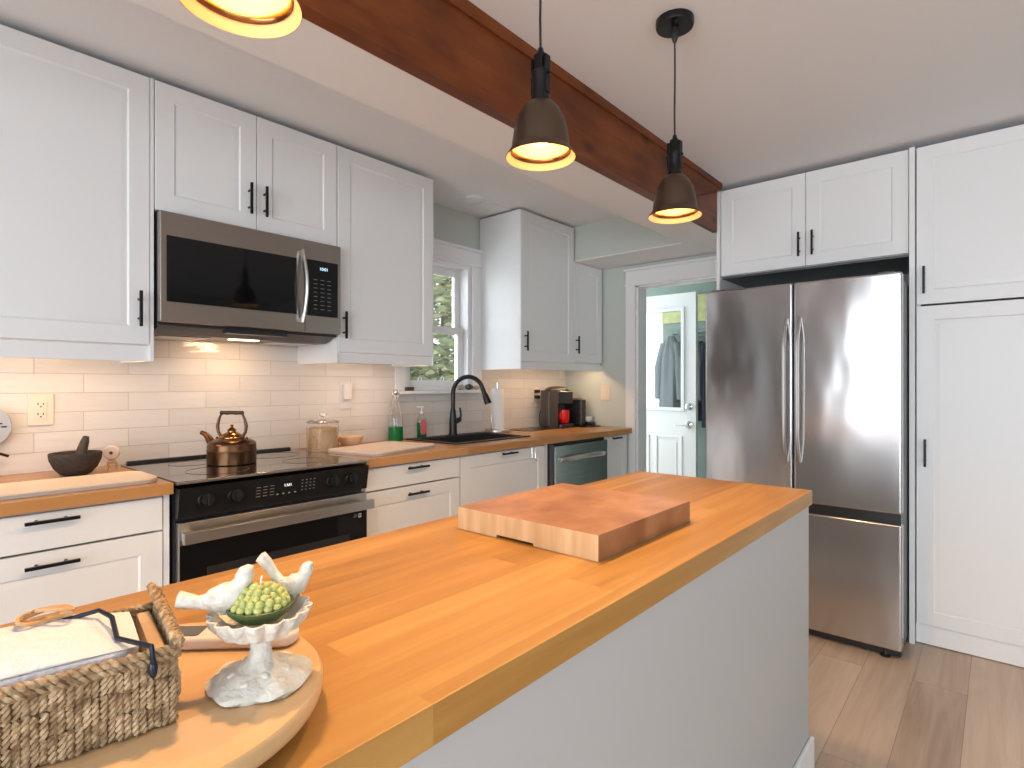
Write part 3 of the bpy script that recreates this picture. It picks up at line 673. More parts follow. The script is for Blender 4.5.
cp = MB(); mt2 = Matrix(((0, 0, 1, 0), (1, 0, 0, 0), (0, 1, 0, 0), (0, 0, 0, 1)))   # (a,b,c)->(c,a,b): profile in y,z extruded in x
cp.prism([(0.03, 0.785), (-0.008, 0.792), (-0.026, 0.895), (0.03, 0.895)], 0, RW, 0, mt2)
panel = cp.build('control_panel', M_panelblk, rg, 0)
tilt = math.atan2(0.018, 0.103)
for x in (0.085, 0.185, 0.578, 0.668):
    mk = Matrix.Translation((x, -0.0175, 0.845)) @ Matrix.Rotation(R(90)-tilt, 4, 'X')
    MB().lathe([(0, 0), (0.027, 0), (0.027, 0.004), (0.0225, 0.006), (0.021, 0.026), (0, 0.027)], n=28, mtx=mk).box(-0.005, 0.005, -0.021, 0.021, 0.024, 0.034, 0.002, mtx=mk).build('knob', M_knob, panel)
pm = lambda x, z: (x, -0.0175 - (z-0.845)*0.175 - 0.0008, z)
textmesh('clock_display', '1:01', 0.020, M_dispw, panel, pm(0.385, 0.859), (R(90)-tilt, 0, 0))
sy = MB()
for i in range(3):
    for j in range(4): sy.box(-0.008, 0.008, -0.001, 0.001, 0, 0.0006, mtx=Matrix.Translation(pm(0.27+i*0.026, 0.828+j*0.0115)) @ Matrix.Rotation(R(90)-tilt, 4, 'X'))
for i in range(4):
    for j in range(4): sy.box(-0.003, 0.003, -0.0015, 0.0015, 0, 0.0006, mtx=Matrix.Translation(pm(0.445+i*0.017, 0.830+j*0.013)) @ Matrix.Rotation(R(90)-tilt, 4, 'X'))
for i in range(4): sy.box(-0.004, 0.004, -0.0025, 0.0025, 0, 0.0006, mtx=Matrix.Translation(pm(0.345+i*0.024, 0.826)) @ Matrix.Rotation(R(90)-tilt, 4, 'X'))
sy.build('touch_symbols', M_print, panel)
dr = B(0.003, RW-0.003, -0.012, 0.028, 0.215, 0.775, 0.003).build('oven_door', M_steel, rg)
B(0.004, RW-0.004, -0.0155, -0.0125, 0.218, 0.700, 0.001).build('door_glass', M_glassblk, dr)
B(0.09, RW-0.09, -0.0162, -0.0156, 0.30, 0.61).build('oven_window', M_blackp, dr)
hb = MB(); hb.box(0.0, RW, -0.068, -0.046, 0.712, 0.752, 0.004)
for x in (0.012, RW-0.042): hb.box(x, x+0.03, -0.047, -0.0125, 0.716, 0.748, 0.003)
hb.build('handle', M_steel, dr)
st = MB(); st.box(RW-0.047, RW-0.033, -0.0172, -0.0156, 0.672, 0.690); st.box(RW-0.0435, RW-0.0365, -0.0174, -0.0172, 0.676, 0.687)
B(RW-0.047, RW-0.033, -0.0164, -0.0156, 0.672, 0.690).build('sticker', M_sticker, dr)
B(RW-0.0435, RW-0.0370, -0.0168, -0.0164, 0.677, 0.687).build('sticker_symbol', M_blackp, dr)
tx = MB()
for i in range(3): tx.box(RW-0.072+i*0.001, RW-0.053, -0.0162, -0.0156, 0.676+i*0.005, 0.678+i*0.005)
tx.build('small_print', M_print, dr)
st.bm.free()
B(0.003, RW-0.003, -0.010, 0.028, 0.045, 0.208, 0.003).build('storage_drawer', M_steel, rg)

# ------------------------------------------------------------------ microwave
mw = thing('microwave_oven', 'stainless over-the-range microwave mounted above the stove', 'microwave', (0.722, 2.345, 1.47))
MWW, MH = 0.757, 0.425
B(0.002, MWW-0.002, 0.035, 0.415, -0.0, MH-0.003, 0.003).build('body', M_blackp, mw)
d = B(0, MWW, -0.0, 0.034, 0.012, MH, 0.006); d.build('front_frame', M_steel_mw, mw)
B(0.022, 0.535, -0.004, -0.0005, 0.088, 0.335, 0.0015).build('door_window', M_glassblk, mw)
kp = B(0.585, 0.738, -0.004, -0.0005, 0.088, 0.340, 0.0015).build('keypad', M_glassblk, mw)
textmesh('clock_display', '10:01', 0.020, M_disp, kp, (0.665, -0.0048, 0.303), (R(90), 0, 0))
sy = MB()
for i in range(3):
    for j in range(8): sy.box(0.615+i*0.034, 0.633+i*0.034, -0.0044, -0.004, 0.118+j*0.019, 0.1205+j*0.019)
sy.build('key_symbols', M_print, kp)
hs = []
for k in range(15):
    f = k/14; hs.append((0.556, -0.012-0.034*math.sin(PI*f), 0.055+0.315*f))
hh = MB(); hh.tube(hs, 0.0155, 12, flat=0.6); hh.box(0.548, 0.564, -0.022, 0.0, 0.052, 0.075, 0.003); hh.box(0.548, 0.564, -0.022, 0.0, 0.350, 0.372, 0.003)
hh.build('handle', M_steel, mw)
textmesh('lettering', 'SAMSUNG', 0.014, M_print, mw, (0.352, -0.0006, 0.055), (R(90), 0, 0))
# seam between door and key side
B(0.5745, 0.5760, -0.0008, 0.002, 0.012, 0.088).build('door_seam', M_dark, mw)
bt = MB(); bt.prism([(0.05, -0.0005), (0.40, -0.0005), (0.40, -0.026), (0.12, -0.026)], 0.01, MWW-0.01, 0, mt2)
bt.build('vent_hood', M_blackp, mw, 0)
B(0.25, 0.50, 0.012, 0.07, -0.014, 0.0, 0.003).build('vent_lip', M_blackp, mw)
for x in (0.05, 0.52): B(x, x+0.19, 0.16, 0.34, -0.030, -0.0262, 0.001).build('grease_filter', M_steel, mw)
B(0.32, 0.44, 0.15, 0.19, -0.029, -0.0262, 0.001).build('cooktop_light', M_warm, mw)
area('cooktop_lamp', (0.722+0.38, 2.345+0.20, 1.438), (R(18), 0, 0), 0.14, 0.06, 1.8, (1.0, 0.62, 0.34))

# under-cabinet lamps
def strip(label, x0, x1, y, z, power):
    o = B(x0, x1, y-0.012, y+0.012, z-0.008, z, 0.002).build('light_bar', M_warm); tag(o, label, 'light')
    area('lamp_under_cabinet', ((x0+x1)/2, y, z-0.012), (R(-8), 0, 0), x1-x0, 0.05, power, (1.0, 0.62, 0.34))
strip('warm light bar under the far left wall cabinet', 0.16, 0.64, 2.47, 1.3925, 2.3)
strip('warm light bar under the wall cabinet left of the window', 1.54, 2.04, 2.47, 1.4015, 1.3)
strip('warm light bar under the corner wall cabinets above the coffee makers', 2.95, 3.80, 2.48, 1.3995, 2.2)

# ------------------------------------------------------------------ dishwasher
dw = thing('dishwasher', 'stainless dishwasher built in under the right end of the counter', 'dishwasher', (2.828, 2.14, 0))
B(0.002, 0.646, 0.0, 0.58, 0.10, 0.872, 0.002).build('tub', M_dark, dw)
d = B(0.022, 0.646, -0.030, -0.0005, 0.105, 0.856, 0.006).build('door', M_dw, dw)
B(0.002, 0.021, -0.020, -0.0005, 0.10, 0.868, 0.002).build('side_trim', M_fridge_side, dw)
hs = [(0.085+0.50*k/12, -0.034-0.038*math.sin(PI*k/12)**0.6, 0.765+0.012*math.sin(PI*k/12)) for k in range(13)]
h = MB(); h.tube(hs, 0.013, 12, flat=1.3)
for x in (0.085, 0.585): h.box(x-0.012, x+0.012, -0.045, -0.030, 0.75, 0.78, 0.004)
h.build('handle', M_steel, d)

# ------------------------------------------------------------------ fridge (faces -x)
fg = thing('refrigerator', 'stainless french-door refrigerator with a bottom freezer drawer', 'refrigerator', (3.05, 1.235, 0), RZ)
FW = 0.905
B(0.012, FW-0.010, 0.062, 0.74, 0.03, 1.735, 0.004).build('body', M_fridge_side, fg)
def fdoor(nm, x0, x1, z0, z1):
    d = MB(); d.box(x0, x1, 0, 0.055, z0, z1, 0.009, 3); o = d.build(nm, M_fridge, fg, 50)
    return o
dl_ = fdoor('left_door', 0.003, 0.4475, 0.662, 1.755); dr_ = fdoor('right_door', 0.4545, FW-0.003, 0.662, 1.755); fz_ = fdoor('freezer_drawer', 0.003, FW-0.003, 0.045, 0.615)
B(0.006, FW-0.008, 0.012, 0.055, 0.616, 0.661, 0.001).build('grip_recess', M_blackp, fg)
B(0.448, 0.454, 0.018, 0.055, 0.662, 1.75).build('centre_gasket', M_dark, fg)
for o, x in ((dl_, 0.420), (dr_, 0.482)):
    pts = [(x, -0.003-0.048*min(1, math.sin(PI*k/16)*2.2), 0.862+0.715*k/16) for k in range(17)]
    MB().tube(pts, 0.0125, 12, flat=0.7).build('handle', M_steel, o)
for x in (0.03, FW-0.10): B(x, x+0.07, 0.02, 0.12, 1.7355, 1.765, 0.006).build('hinge_cover', M_fridge_side, fg)
B(0.01, FW-0.01, 0.03, 0.10, 0.012, 0.044, 0.002).build('base_grille', M_blackp, fg)
for x in (0.06, FW-0.07): MB().lathe([(0, 0), (0.020, 0), (0.022, 0.006), (0.012, 0.012), (0.010, 0.03), (0, 0.03)], (x, 0.035, 0), 16).build('levelling_foot', M_blackp, fg)

# ------------------------------------------------------------------ island
isl = thing('kitchen_island', 'long painted kitchen island under a thick butcher-block top', 'island', (0.8, 0.75, 0))
B(-1.03, 1.169, -0.290, 0.29, 0.0, 0.868, 0.001).build('base', M_island, isl, 20)
B(-1.06, 1.173, -0.300, 0.306, 0.8685, 0.914, 0.003).build('worktop', M_isltop, isl)
q = MB(); q.box(-1.03, 1.183, -0.304, -0.2905, 0, 0.130, 0.004); q.box(1.1695, 1.183, -0.2905, 0.29, 0, 0.130, 0.004)
q.build('baseboard', M_trim, isl)

cbk = thing('cutting_board', 'thick end-grain cutting board lying on the far half of the island', 'cutting board', (1.117, 0.765, 0.9145), 0)
q = MB()
X0, X1, Y0, Y1, TH = -0.207, 0.207, -0.192, 0.190, 0.050
q.box(X0, X1, Y0, -0.035, 0.0, TH, 0.0); q.box(X0, X1, 0.068, Y1, 0, TH, 0.0); q.box(X0, X1, -0.035, 0.068, 0.006, TH, 0.0)
q.build('block', M_block, cbk, 0)

# round tray near camera
TC = (0.1715, 0.625)
ty = thing('round_tray', 'round pale wooden turntable tray at the near end of the island', 'tray', (*TC, 0.9145))
MB().lathe([(0, 0.016), (0.162, 0.016), (0.1685, 0.020), (0.1705, 0.026), (0.1705, 0.034), (0.1675, 0.038), (0, 0.038)], n=72).build('disc', M_tray, ty)
MB().lathe([(0, 0), (0.075, 0), (0.078, 0.003), (0.078, 0.0155), (0, 0.0155)], n=48).build('turntable_base', M_blackp, ty)
TZ = 0.9145+0.0385

# bird bath dish
db = thing('bird_bath_candle_dish', 'whitewashed iron bird-bath dish with two birds on the round tray', 'candle holder', (0.262, 0.560, TZ))
db.scale = (0.92, 0.92, 0.97)
db.rotation_euler = (0, 0, R(-20))
q = MB()
t = bmesh.new(); rings = []
prof = [(0.049, 0.0), (0.0515, 0.004), (0.047, 0.009), (0.036, 0.013), (0.022, 0.018), (0.013, 0.025), (0.0105, 0.034), (0.0115, 0.041), (0.010, 0.046)]
n = 72
for r_, z_ in prof:
    ring = []
    for i in range(n):
        a = 2*PI*i/n; f = max(0, (r_-0.015)/0.035)
        rr = r_*(1 + f*(0.05*abs(math.sin(3.5*a)) + 0.03*math.sin(5*a+1))); zz = z_ + f*0.0016*math.sin(9*a)*(z_ > 0.001)
        ring.append(t.verts.new((rr*math.cos(a), rr*math.sin(a), zz)))
    rings.append(ring)
for p_, q_ in zip(rings, rings[1:]):
    for i in range(n): t.faces.new((p_[i], p_[(i+1) % n], q_[(i+1) % n], q_[i]))
t.faces.new(rings[0][::-1]); t.faces.new(rings[-1]); bmesh.ops.recalc_face_normals(t, faces=t.faces); q._merge(t)
for k in range(13):     # relief flowers on the foot
    a = k*2.4; rr = 0.022+0.0016*k
    q.ell((rr*math.cos(a), rr*math.sin(a), 0.0165-0.00055*k), (0.0068, 0.0046, 0.0030), Matrix.Rotation(a*1.7, 4, 'Z'), 10, 6)
q.build('leafy_foot', M_iron, db, 60)
q = MB(); q.lathe([(0.008, 0.044), (0.020, 0.047), (0.036, 0.055), (0.0455, 0.067), (0.0475, 0.074), (0.0455, 0.0745), (0.0425, 0.068), (0.034, 0.060), (0.018, 0.053), (0, 0.052)], n=144, lobes=16, amp=0.13)
q.build('scalloped_bowl', M_iron, db, 60)
def bird(loc, rz, tail_up, sc, label):
    q = MB(); m = Matrix.Translation(loc) @ Matrix.Rotation(rz, 4, 'Z') @ Matrix.Scale(sc, 4)
    def el(c, r, ry=0): q.ell((0, 0, 0), (1, 1, 1), m @ Matrix.Translation(c) @ Matrix.Rotation(ry, 4, 'Y') @ Matrix.Diagonal((*r, 1)), 18, 12)
    # body of revolution skinned along a bent spine (tail -> breast -> head -> beak)
    t_ = tail_up
    spine = [(-0.046, t_*1.0+0.014, 0.0045), (-0.045, t_*0.98+0.014, 0.0085), (-0.036, t_*0.8+0.012, 0.0080), (-0.027, t_*0.5+0.011, 0.0068), (-0.019, t_*0.2+0.012, 0.0080), (-0.010, 0.014, 0.0125), (0.000, 0.015, 0.0150), (0.008, 0.018, 0.0145), (0.013, 0.0235, 0.0110), (0.0165, 0.029, 0.0090), (0.0190, 0.0345, 0.0096), (0.0215, 0.0395, 0.0088), (0.0245, 0.0430, 0.0050), (0.0285, 0.0440, 0.0012)]
    q.tube([m @ Vector((x, 0, z)) for x, z, r in spine], [r*sc for x, z, r in spine], 16)
    for s_ in (-1, 1): # folded wings
        el((-0.006, s_*0.0100, 0.0155), (0.0145, 0.0030, 0.0075), R(12))
    el((0.0, 0, 0.0015), (0.006, 0.006, 0.0035))
    return q.build('perched_bird', M_iron, db, 70)
# directions in dish-local space
bird((-0.034, 0.010, 0.0735), R(-12), 0.004, 1.0, '')
bird((0.036, 0.022, 0.0745), R(-24), 0.042, 0.80, '')
cd = thing('green_candle', 'round knobbly green candle sitting in the bird-bath dish', 'candle', (0.262, 0.560, TZ+0.0535))
cd.location.z = TZ+0.0755
MB().lathe([(0, -0.012), (0.020, -0.012), (0.030, -0.003), (0.0315, 0.0015), (0.0300, 0.0020), (0.022, -0.002), (0, -0.004)], n=40).build('saucer', M_cgreen, cd)
q = MB(); q.lathe([(0, -0.002), (0.0225, -0.001), (0.0245, 0.003), (0.021, 0.011), (0.013, 0.017), (0, 0.0195)], n=32)
for j, (rr, zz, k) in enumerate(((0.0245, 0.003, 18), (0.0225, 0.008, 17), (0.0185, 0.0125, 14), (0.0130, 0.0160, 10), (0.0065, 0.0185, 6))):
    for i in range(k):
        a = 2*PI*(i+0.5*(j % 2))/k; q.ell((rr*math.cos(a), rr*math.sin(a), zz), (0.0040*random.uniform(.8, 1.3), 0.0044*random.uniform(.8, 1.3), 0.0040*random.uniform(.8, 1.3)), None, 8, 6)
q.build('wax', M_candle, cd, 60)
MB().tube([(0, 0, 0.019), (0.0005, 0, 0.026), (0.002, 0.001, 0.029)], 0.0009, 6).build('wick', M_paper, cd)

# handset lying on the tray
ph = thing('handheld_device', 'pale pinkish-white handheld device with a small grey screen, lying behind the bird-bath dish', 'device', (0.272, 0.675, TZ), R(-46))
q = MB(); q.rbox(-0.085, 0.085, -0.020, 0.020, 0.0, 0.014, 0.018, 0.0045, 8); q.build('shell', M_pinkw, ph, 60)
q = MB(); q.rbox(-0.070, -0.022, -0.013, 0.013, 0.0141, 0.0148, 0.004, 0.0); q.build('screen', M_screen, ph)

# basket
bk = thing('seagrass_basket', 'rectangular woven seagrass basket on the round tray, packed with white napkins', 'basket', (0.181, 0.547, TZ), R(170.5))
BL, BW, BH = 0.26, 0.122, 0.064     # local x to the left along the front, local -y away
q = MB()
def rope(p0, p1, r, tw=0.011, ph_=0.0):
    """two-ply twisted strand"""
    p0 = Vector(p0); p1 = Vector(p1); d = p1-p0; L = d.length; d.normalize(); u = d.orthogonal().normalized(); v = d.cross(u); k = max(4, int(L/tw*5))
    for s_ in (0, PI):
        q.tube([p0 + d*L*i/k + (u*math.cos(2*PI*L*i/k/tw+s_+ph_) + v*math.sin(2*PI*L*i/k/tw+s_+ph_))*r*0.55 for i in range(k+1)], r*0.62, 5)
rr = random.Random(3)
step = 0.0054
def side(ax, length, face):
    k = int(length/step)
    for i in range(k):
        s_ = (i+0.5)*length/k; grp = i//1
        for (z0_, z1_, off) in ((0.002, 0.022, 0), (0.022, 0.042, 1), (0.042, 0.058, 0)):
            o = 0.0018 if ((i//4 + off) % 2) else -0.0008
            if ax == 'x': a = (s_, face*(1) + (o if face >= 0 else -o), 0)
            else: a = (face + (-o if face <= 0.01 else o), -s_, 0)
            rope((a[0], a[1], z0_), (a[0]+rr.uniform(-.0008, .0008), a[1], z1_+rr.uniform(-.001, .001)), 0.0031, 0.010, rr.uniform(0, 6))
side('x', BL, 0.0); side('x', BL, -BW); side('y', BW, 0.0); side('y', BW, BL)
q.build('woven_wall', M_rope, bk, 60)
q = MB()
q.box(0.004, BL-0.004, -BW+0.004, -0.004, 0.001, 0.005); q.box(0.0025, BL-0.0025, -0.0045, -0.003, 0.001, 0.058); q.box(0.0025, BL-0.0025, -BW+0.003, -BW+0.0045, 0.001, 0.058); q.box(0.003, 0.0045, -BW+0.003, -0.003, 0.001, 0.058); q.box(BL-0.0045, BL-0.003, -BW+0.003, -0.003, 0.001, 0.058)
q.build('lining', M_rope, bk, 0)
q = MB()
for z in (0.060, 0.066):
    for a, b in (((0, 0.001, z), (BL, 0.001, z)), ((0, -BW, z), (BL, -BW, z)), ((-0.001, 0, z), (-0.001, -BW, z)), ((BL, 0, z), (BL, -BW, z))): rope(a, b, 0.0040, 0.013, z*99)
q.build('rolled_rim', M_rope, bk, 60)
q = MB()
for k in range(3): rope((-0.003+0.002*k, 0.004, 0.070+0.003*k), (-0.003+0.003*k, -BW-0.004, 0.078+0.004*k), 0.0042, 0.014, k)
q.build('handle_roll', M_rope, bk, 60)
nk = thing('napkin_stack', 'white paper napkins filling the seagrass basket', 'napkins', (0.181, 0.547, TZ+0.006), R(170.5))
for k in range(5):
    q = MB(); e = 0.0018*k; q.rbox(0.020+e*0.5, BL-0.008, -BW+0.010+e*0.6, -0.010-e*0.3, 0.0128*k, 0.0128*k+0.0120, 0.022, 0.0035, 8)
    q.build('napkin', M_napkin, nk, 60)
q = MB(); t = bmesh.new()   # the top napkin bulges
g = {}
for i in range(17):
    for j in range(13):
        u, v = i/16, j/12; e = (1-(2*u-1)**4)*(1-(2*v-1)**4)
        g[i, j] = t.verts.new((0.024+(BL-0.04)*u, -BW+0.016+(BW-0.030)*v, 0.0645+(0.008+0.014*(1-v))*e*(0.75+0.25*math.sin(PI*min(1,u*1.3)))+0.0012*math.sin(9*u+5*v)))
for i in range(16):
    for j in range(12): t.faces.new((g[i, j], g[i+1, j], g[i+1, j+1], g[i, j+1]))
bt_ = bmesh.ops.extrude_face_region(t, geom=t.faces[:])
for v_ in [x for x in bt_['geom'] if isinstance(x, bmesh.types.BMVert)]: v_.co.z = 0.064
bmesh.ops.recalc_face_normals(t, faces=t.faces); q._merge(t); q.build('napkin', M_napkin, nk, 60)
wt = thing('napkin_holder', 'dark wire napkin holder arm with a knotted raffia bead, over the basket', 'napkin holder', (0.181, 0.547, TZ), R(170.5))
def W_(x, y, z): return (x, y, z - (0.011 if y < -0.02 else 0.005 if y < 0 else 0))
q = MB(); q.tube([W_(0.018, 0.0065, 0.050), W_(0.018, 0.0095, 0.062), W_(0.019, 0.007, 0.075), W_(0.030, -0.012, 0.080), W_(0.040, -0.030, 0.086), W_(0.042, -0.055, 0.097), W_(0.050, -0.075, 0.099), W_(0.085, -0.083, 0.093), W_(0.120, -0.080, 0.091), W_(0.16, -0.072, 0.089), W_(0.20, -0.05, 0.088), W_(0.245, -0.02, 0.082)], 0.0021, 8)
q.ell((0.018, 0.008, 0.056), (0.0035, 0.0035, 0.008)); q.build('wire_arm', M_wire, wt)
q = MB()
for k in range(4):
    q.tube([(0.088+0.019*math.cos(a), -0.082+0.004*k-0.006+0.005*math.sin(a*2+k), 0.0895+0.0045*math.sin(a)+0.0012*k) for a in [2*PI*i/24+k*0.4 for i in range(24)]], 0.0017, 6, closed=True)
q.build('raffia_knot', M_cork, wt)
q = B(0.006, 0.018, -BW+0.012, -0.010, 0.006, 0.066, 0.002); tag(q.build('wooden_slat', M_tray), 'flat wooden slat standing at the right end inside the basket', 'slat')
bpy.data.objects[-1] if False else None
sl = [o for o in bpy.data.objects if o.name.startswith('wooden_slat')][0]; sl.location = (0.181, 0.547, TZ); sl.rotation_euler = (0, 0, R(170.5))

# ------------------------------------------------------------------ pendants
def make_pendant():
    o = thing('pendant_lamp', '', 'pendant lamp', (0, 0, 0), 0, 'bronze pendant lamps over the island')
    q = MB().lathe([(0, 0.63), (0.0595, 0.63), (0.0595, 0.614), (0.0575, 0.608), (0, 0.607)], n=40)
    cn = q.build('canopy', M_black, o)
    MB().lathe([(0, 0.6065), (0.011, 0.606), (0.011, 0.575), (0.006, 0.560), (0, 0.56)], n=16).lathe([(0, 0.6068), (0.005, 0.6065), (0.005, 0.596), (0, 0.596)], (0.034, 0.020, 0), 10).lathe([(0, 0.6068), (0.005, 0.6065), (0.005, 0.596), (0, 0.596)], (-0.034, -0.020, 0), 10).build('cord_grip', M_blackp, cn)
    MB().tube([(0, 0, 0.58), (0.0012, 0, 0.45), (-0.001, 0.0005, 0.33), (0, 0, 0.255)], 0.0030, 8).build('cord', M_blackp, o)
    q = MB().lathe([(0, 0.262), (0.006, 0.260), (0.009, 0.246), (0.0, 0.245)], n=16)
    q.box(-0.011, 0.011, -0.013, 0.013, 0.205, 0.247, 0.003)
    for s_ in (-1, 1): q.box(-0.009, 0.009, s_*0.020-0.0025, s_*0.020+0.0025, 0.150, 0.238, 0.001)
    q.box(-0.009, 0.009, -0.0225, 0.0225, 0.233, 0.238, 0.001)
    q.tube([(0, -0.028, 0.195), (0, 0.028, 0.195)], 0.004, 10)
    q.build('yoke', M_black, o)
    MB().lathe([(0, 0.204), (0.021, 0.204), (0.0235, 0.198), (0.020, 0.185), (0.019, 0.160), (0.0215, 0.142), (0.024, 0.136), (0.024, 0.128), (0, 0.128)], n=28).build('socket', M_black, o)
    out = [(0.024, 0.131), (0.031, 0.128), (0.0445, 0.114), (0.056, 0.092), (0.0635, 0.066), (0.068, 0.036), (0.0695, 0.022), (0.072, 0.018), (0.080, 0.006), (0.0835, 0.0)]
    inn = [(0.0825, -0.0006), (0.079, 0.004), (0.071, 0.0155), (0.0675, 0.021)]
    inn2 = [(0.0670, 0.0215), (0.0660, 0.036), (0.0615, 0.066), (0.054, 0.091), (0.043, 0.112), (0.029, 0.125), (0, 0.127)]
    MB().lathe(out + inn, n=64).build('shade', M_shade, o, 60)
    sh_ = MB().lathe([(0.0824, -0.0005), (0.0788, 0.0036), (0.0708, 0.0150), (0.0672, 0.0207)] + inn2, n=64).build('inner_enamel', M_enamel, o, 60)
    MB().lathe([(0.0712, 0.0135), (0.0695, 0.0135), (0.0655, 0.0185), (0.0655, 0.0235), (0.0672, 0.0235), (0.0672, 0.020), (0.0712, 0.0155), (0.0712, 0.0135)], n=64).build('inner_ring', M_copper_b, o, 60)
    MB().ell((0, 0, 0.062), (0.030, 0.030, 0.034)).lathe([(0.013, 0.09), (0.013, 0.122)], n=16).build('bulb', M_bulb, o)
    return o
pd = make_pendant()
plab = ['lit bronze bell pendant lamp cut off by the top edge, nearest the camera', 'lit bronze bell pendant lamp in the middle of the row, hanging before the beam', 'lit bronze bell pendant lamp nearest the fridge, its round ceiling canopy in view']
for i, (x, y) in enumerate(((0.350, 0.812), (1.060, 0.828), (1.714, 0.792))):
    o = pd if i == 0 else copy_tree(pd)
    o.location = (x, y, 1.789); o['label'] = plab[i]
    l = bpy.data.lights.new('pendant_light', 'SPOT'); l.energy = 34; l.color = (1.0, 0.60, 0.27); l.shadow_soft_size = 0.03; l.spot_size = R(140); l.spot_blend = 0.5
    lo_ = bpy.data.objects.new('pendant_light', l); COL.objects.link(lo_); lo_.location = (x, y, 1.789+0.022)

# ------------------------------------------------------------------ small ceiling fittings
q = MB().lathe([(0, 0), (0.055, 0), (0.055, -0.006), (0.048, -0.012), (0, -0.012)], (2.52, 2.50, ZC-0.0005), 32)
tag(q.build('ceiling_detector', M_trim), 'small round white disc on the ceiling above the window', 'ceiling fitting')
q = MB().box(2.62, 2.84, 2.47, 2.69, ZC-0.008, ZC-0.0005, 0.003).box(2.645, 2.815, 2.495, 2.665, ZC-0.011, ZC-0.008, 0.002)
tag(q.build('ceiling_vent_cover', M_trim), 'square white vent cover on the ceiling beside the tall wall cabinet', 'vent')

# ------------------------------------------------------------------ wall plates (facing -y unless noted)
def plate(label, x, z, kind, m, loc_y=YN-0.0095, rz=0, w=0.078, h=0.118, xyz=None, cat='outlet', name='wall_outlet'):
    o = thing(name, label, cat, xyz or (x, loc_y, z), rz)
    B(-w/2, w/2, -0.006, 0, -h/2, h/2, 0.002).build('plate', m, o)
    if kind == 'outlet':
        f = B(-0.018, 0.018, -0.0085, -0.0061, -0.035, 0.035, 0.001).build('receptacle', m, o)
        s_ = MB()
        for zz in (-0.020, 0.018):
            s_.box(-0.010, -0.007, -0.0090, -0.0085, zz, zz+0.009); s_.box(0.006, 0.009, -0.0090, -0.0085, zz, zz+0.008)
            s_.cyl((0, 0), 0.0028, 0, 0.0006, 10, Matrix.Translation((0, -0.0085, zz-0.006)) @ Matrix.Rotation(R(90), 4, 'X'))
        s_.build('slots', M_slot, f)
    else:
        B(-0.017, 0.017, -0.0085, -0.0061, -0.034, 0.034, 0.001).build('rocker', m, o)
    return o
plate('beige duplex outlet on the tiles above the mortar', 0.447, 1.152, 'outlet', M_plate)
plate('white wall switch on the tiles behind the oats jar', 1.768, 1.187, 'switch', M_platew, cat='switch', name='wall_switch', h=0.15)
nl = B(1.745, 1.79, YN-0.045, YN-0.0185, 1.165, 1.25, 0.004).build('night_light', M_platew); tag(nl, 'pale plug-in unit covering the switch plate behind the oats jar', 'plug-in')
plate('beige outlet beside the coffee maker with black plugs', 3.462, 1.165, 'outlet', M_plate)
plate('pale switch plate on the side wall right of the coffee makers', 0, 0, 'switch', M_plate, rz=R(-90), xyz=(XE-0.0005, 2.375, 1.18), w=0.085, cat='switch', name='wall_switch')
o = B(3.440, 3.485, YN-0.045, YN-0.0192, 1.180, 1.206, 0.003).build('power_plug', M_blackp); tag(o, 'upper black plug in the outlet beside the coffee maker', 'plug')

# ------------------------------------------------------------------ counter items, left
lb_ = thing('serving_board', 'long pale board with rounded corners on the counter left of the stove', 'board', (0.30, 2.30, 0.9145))
q = MB(); q.rbox(-0.60, 0.375, -0.125, 0.125, 0, 0.009, 0.05, 0.001); q.build('edge', M_boardedge, lb_)
q = MB(); q.rbox(-0.60, 0.375, -0.125, 0.125, 0.0091, 0.016, 0.05, 0.003); q.build('board_face', M_board_w, lb_)
mo = thing('mortar_bowl', 'dark stone mortar bowl on the left counter against the tiles', 'mortar', (0.520, 2.585, 0.9145))
MB().lathe([(0, 0), (0.036, 0), (0.048, 0.006), (0.066, 0.028), (0.078, 0.056), (0.081, 0.078), (0.079, 0.083), (0.069, 0.082), (0.060, 0.060), (0.040, 0.034), (0, 0.026)], n=48).build('bowl', M_stone, mo, 60)
pe = MB().tube([(0.525, 2.580, 0.950), (0.538, 2.590, 0.995), (0.551, 2.600, 1.035), (0.556, 2.605, 1.052)], [0.021, 0.018, 0.014, 0.010], 16)
tag(pe.build('stone_pestle', M_stone), 'dark stone pestle leaning in the mortar bowl', 'pestle')
fg_ = thing('clip_figure', 'small tan wooden figure with a round disc head beside the mortar', 'figurine', (0.645, 2.640, 0.9145))
mk = Matrix.Translation((0, 0, 0.066)) @ Matrix.Rotation(R(-25), 4, 'Z') @ Matrix.Rotation(R(90), 4, 'X')
MB().lathe([(0, -0.010), (0.024, -0.010), (0.028, -0.006), (0.028, 0.006), (0.024, 0.010), (0, 0.010)], n=32, mtx=mk).build('disc_head', M_pinkw, fg_)
MB().lathe([(0, 0.0102), (0.006, 0.0102), (0.006, 0.013), (0, 0.013)], n=14, mtx=mk).build('eye', M_keurig, fg_)
MB().tube([(0, 0, 0.045), (-0.012, 0, 0.022), (-0.016, 0, 0.0)], 0.006, 8).tube([(0, 0, 0.045), (0.014, 0, 0.025), (0.024, 0, 0.0)], 0.006, 8).tube([(-0.012, 0, 0.03), (0.014, 0, 0.03)], 0.007, 8).build('legs', M_tan, fg_)
lp = thing('oval_plaque', 'pale blue-grey oval plaque with dark marks cut off at the left edge', 'plaque', (0.287, 2.735, 0.9145))
mk = Matrix.Translation((0, 0, 0.182)) @ Matrix.Rotation(R(90), 4, 'X')
MB().lathe([(0, -0.006), (0.073, -0.006), (0.075, 0), (0.073, 0.006), (0, 0.006)], n=36, mtx=mk).build('disc', mat('pale_blue_enamel', (0.40, 0.44, 0.50), 0.3), lp)
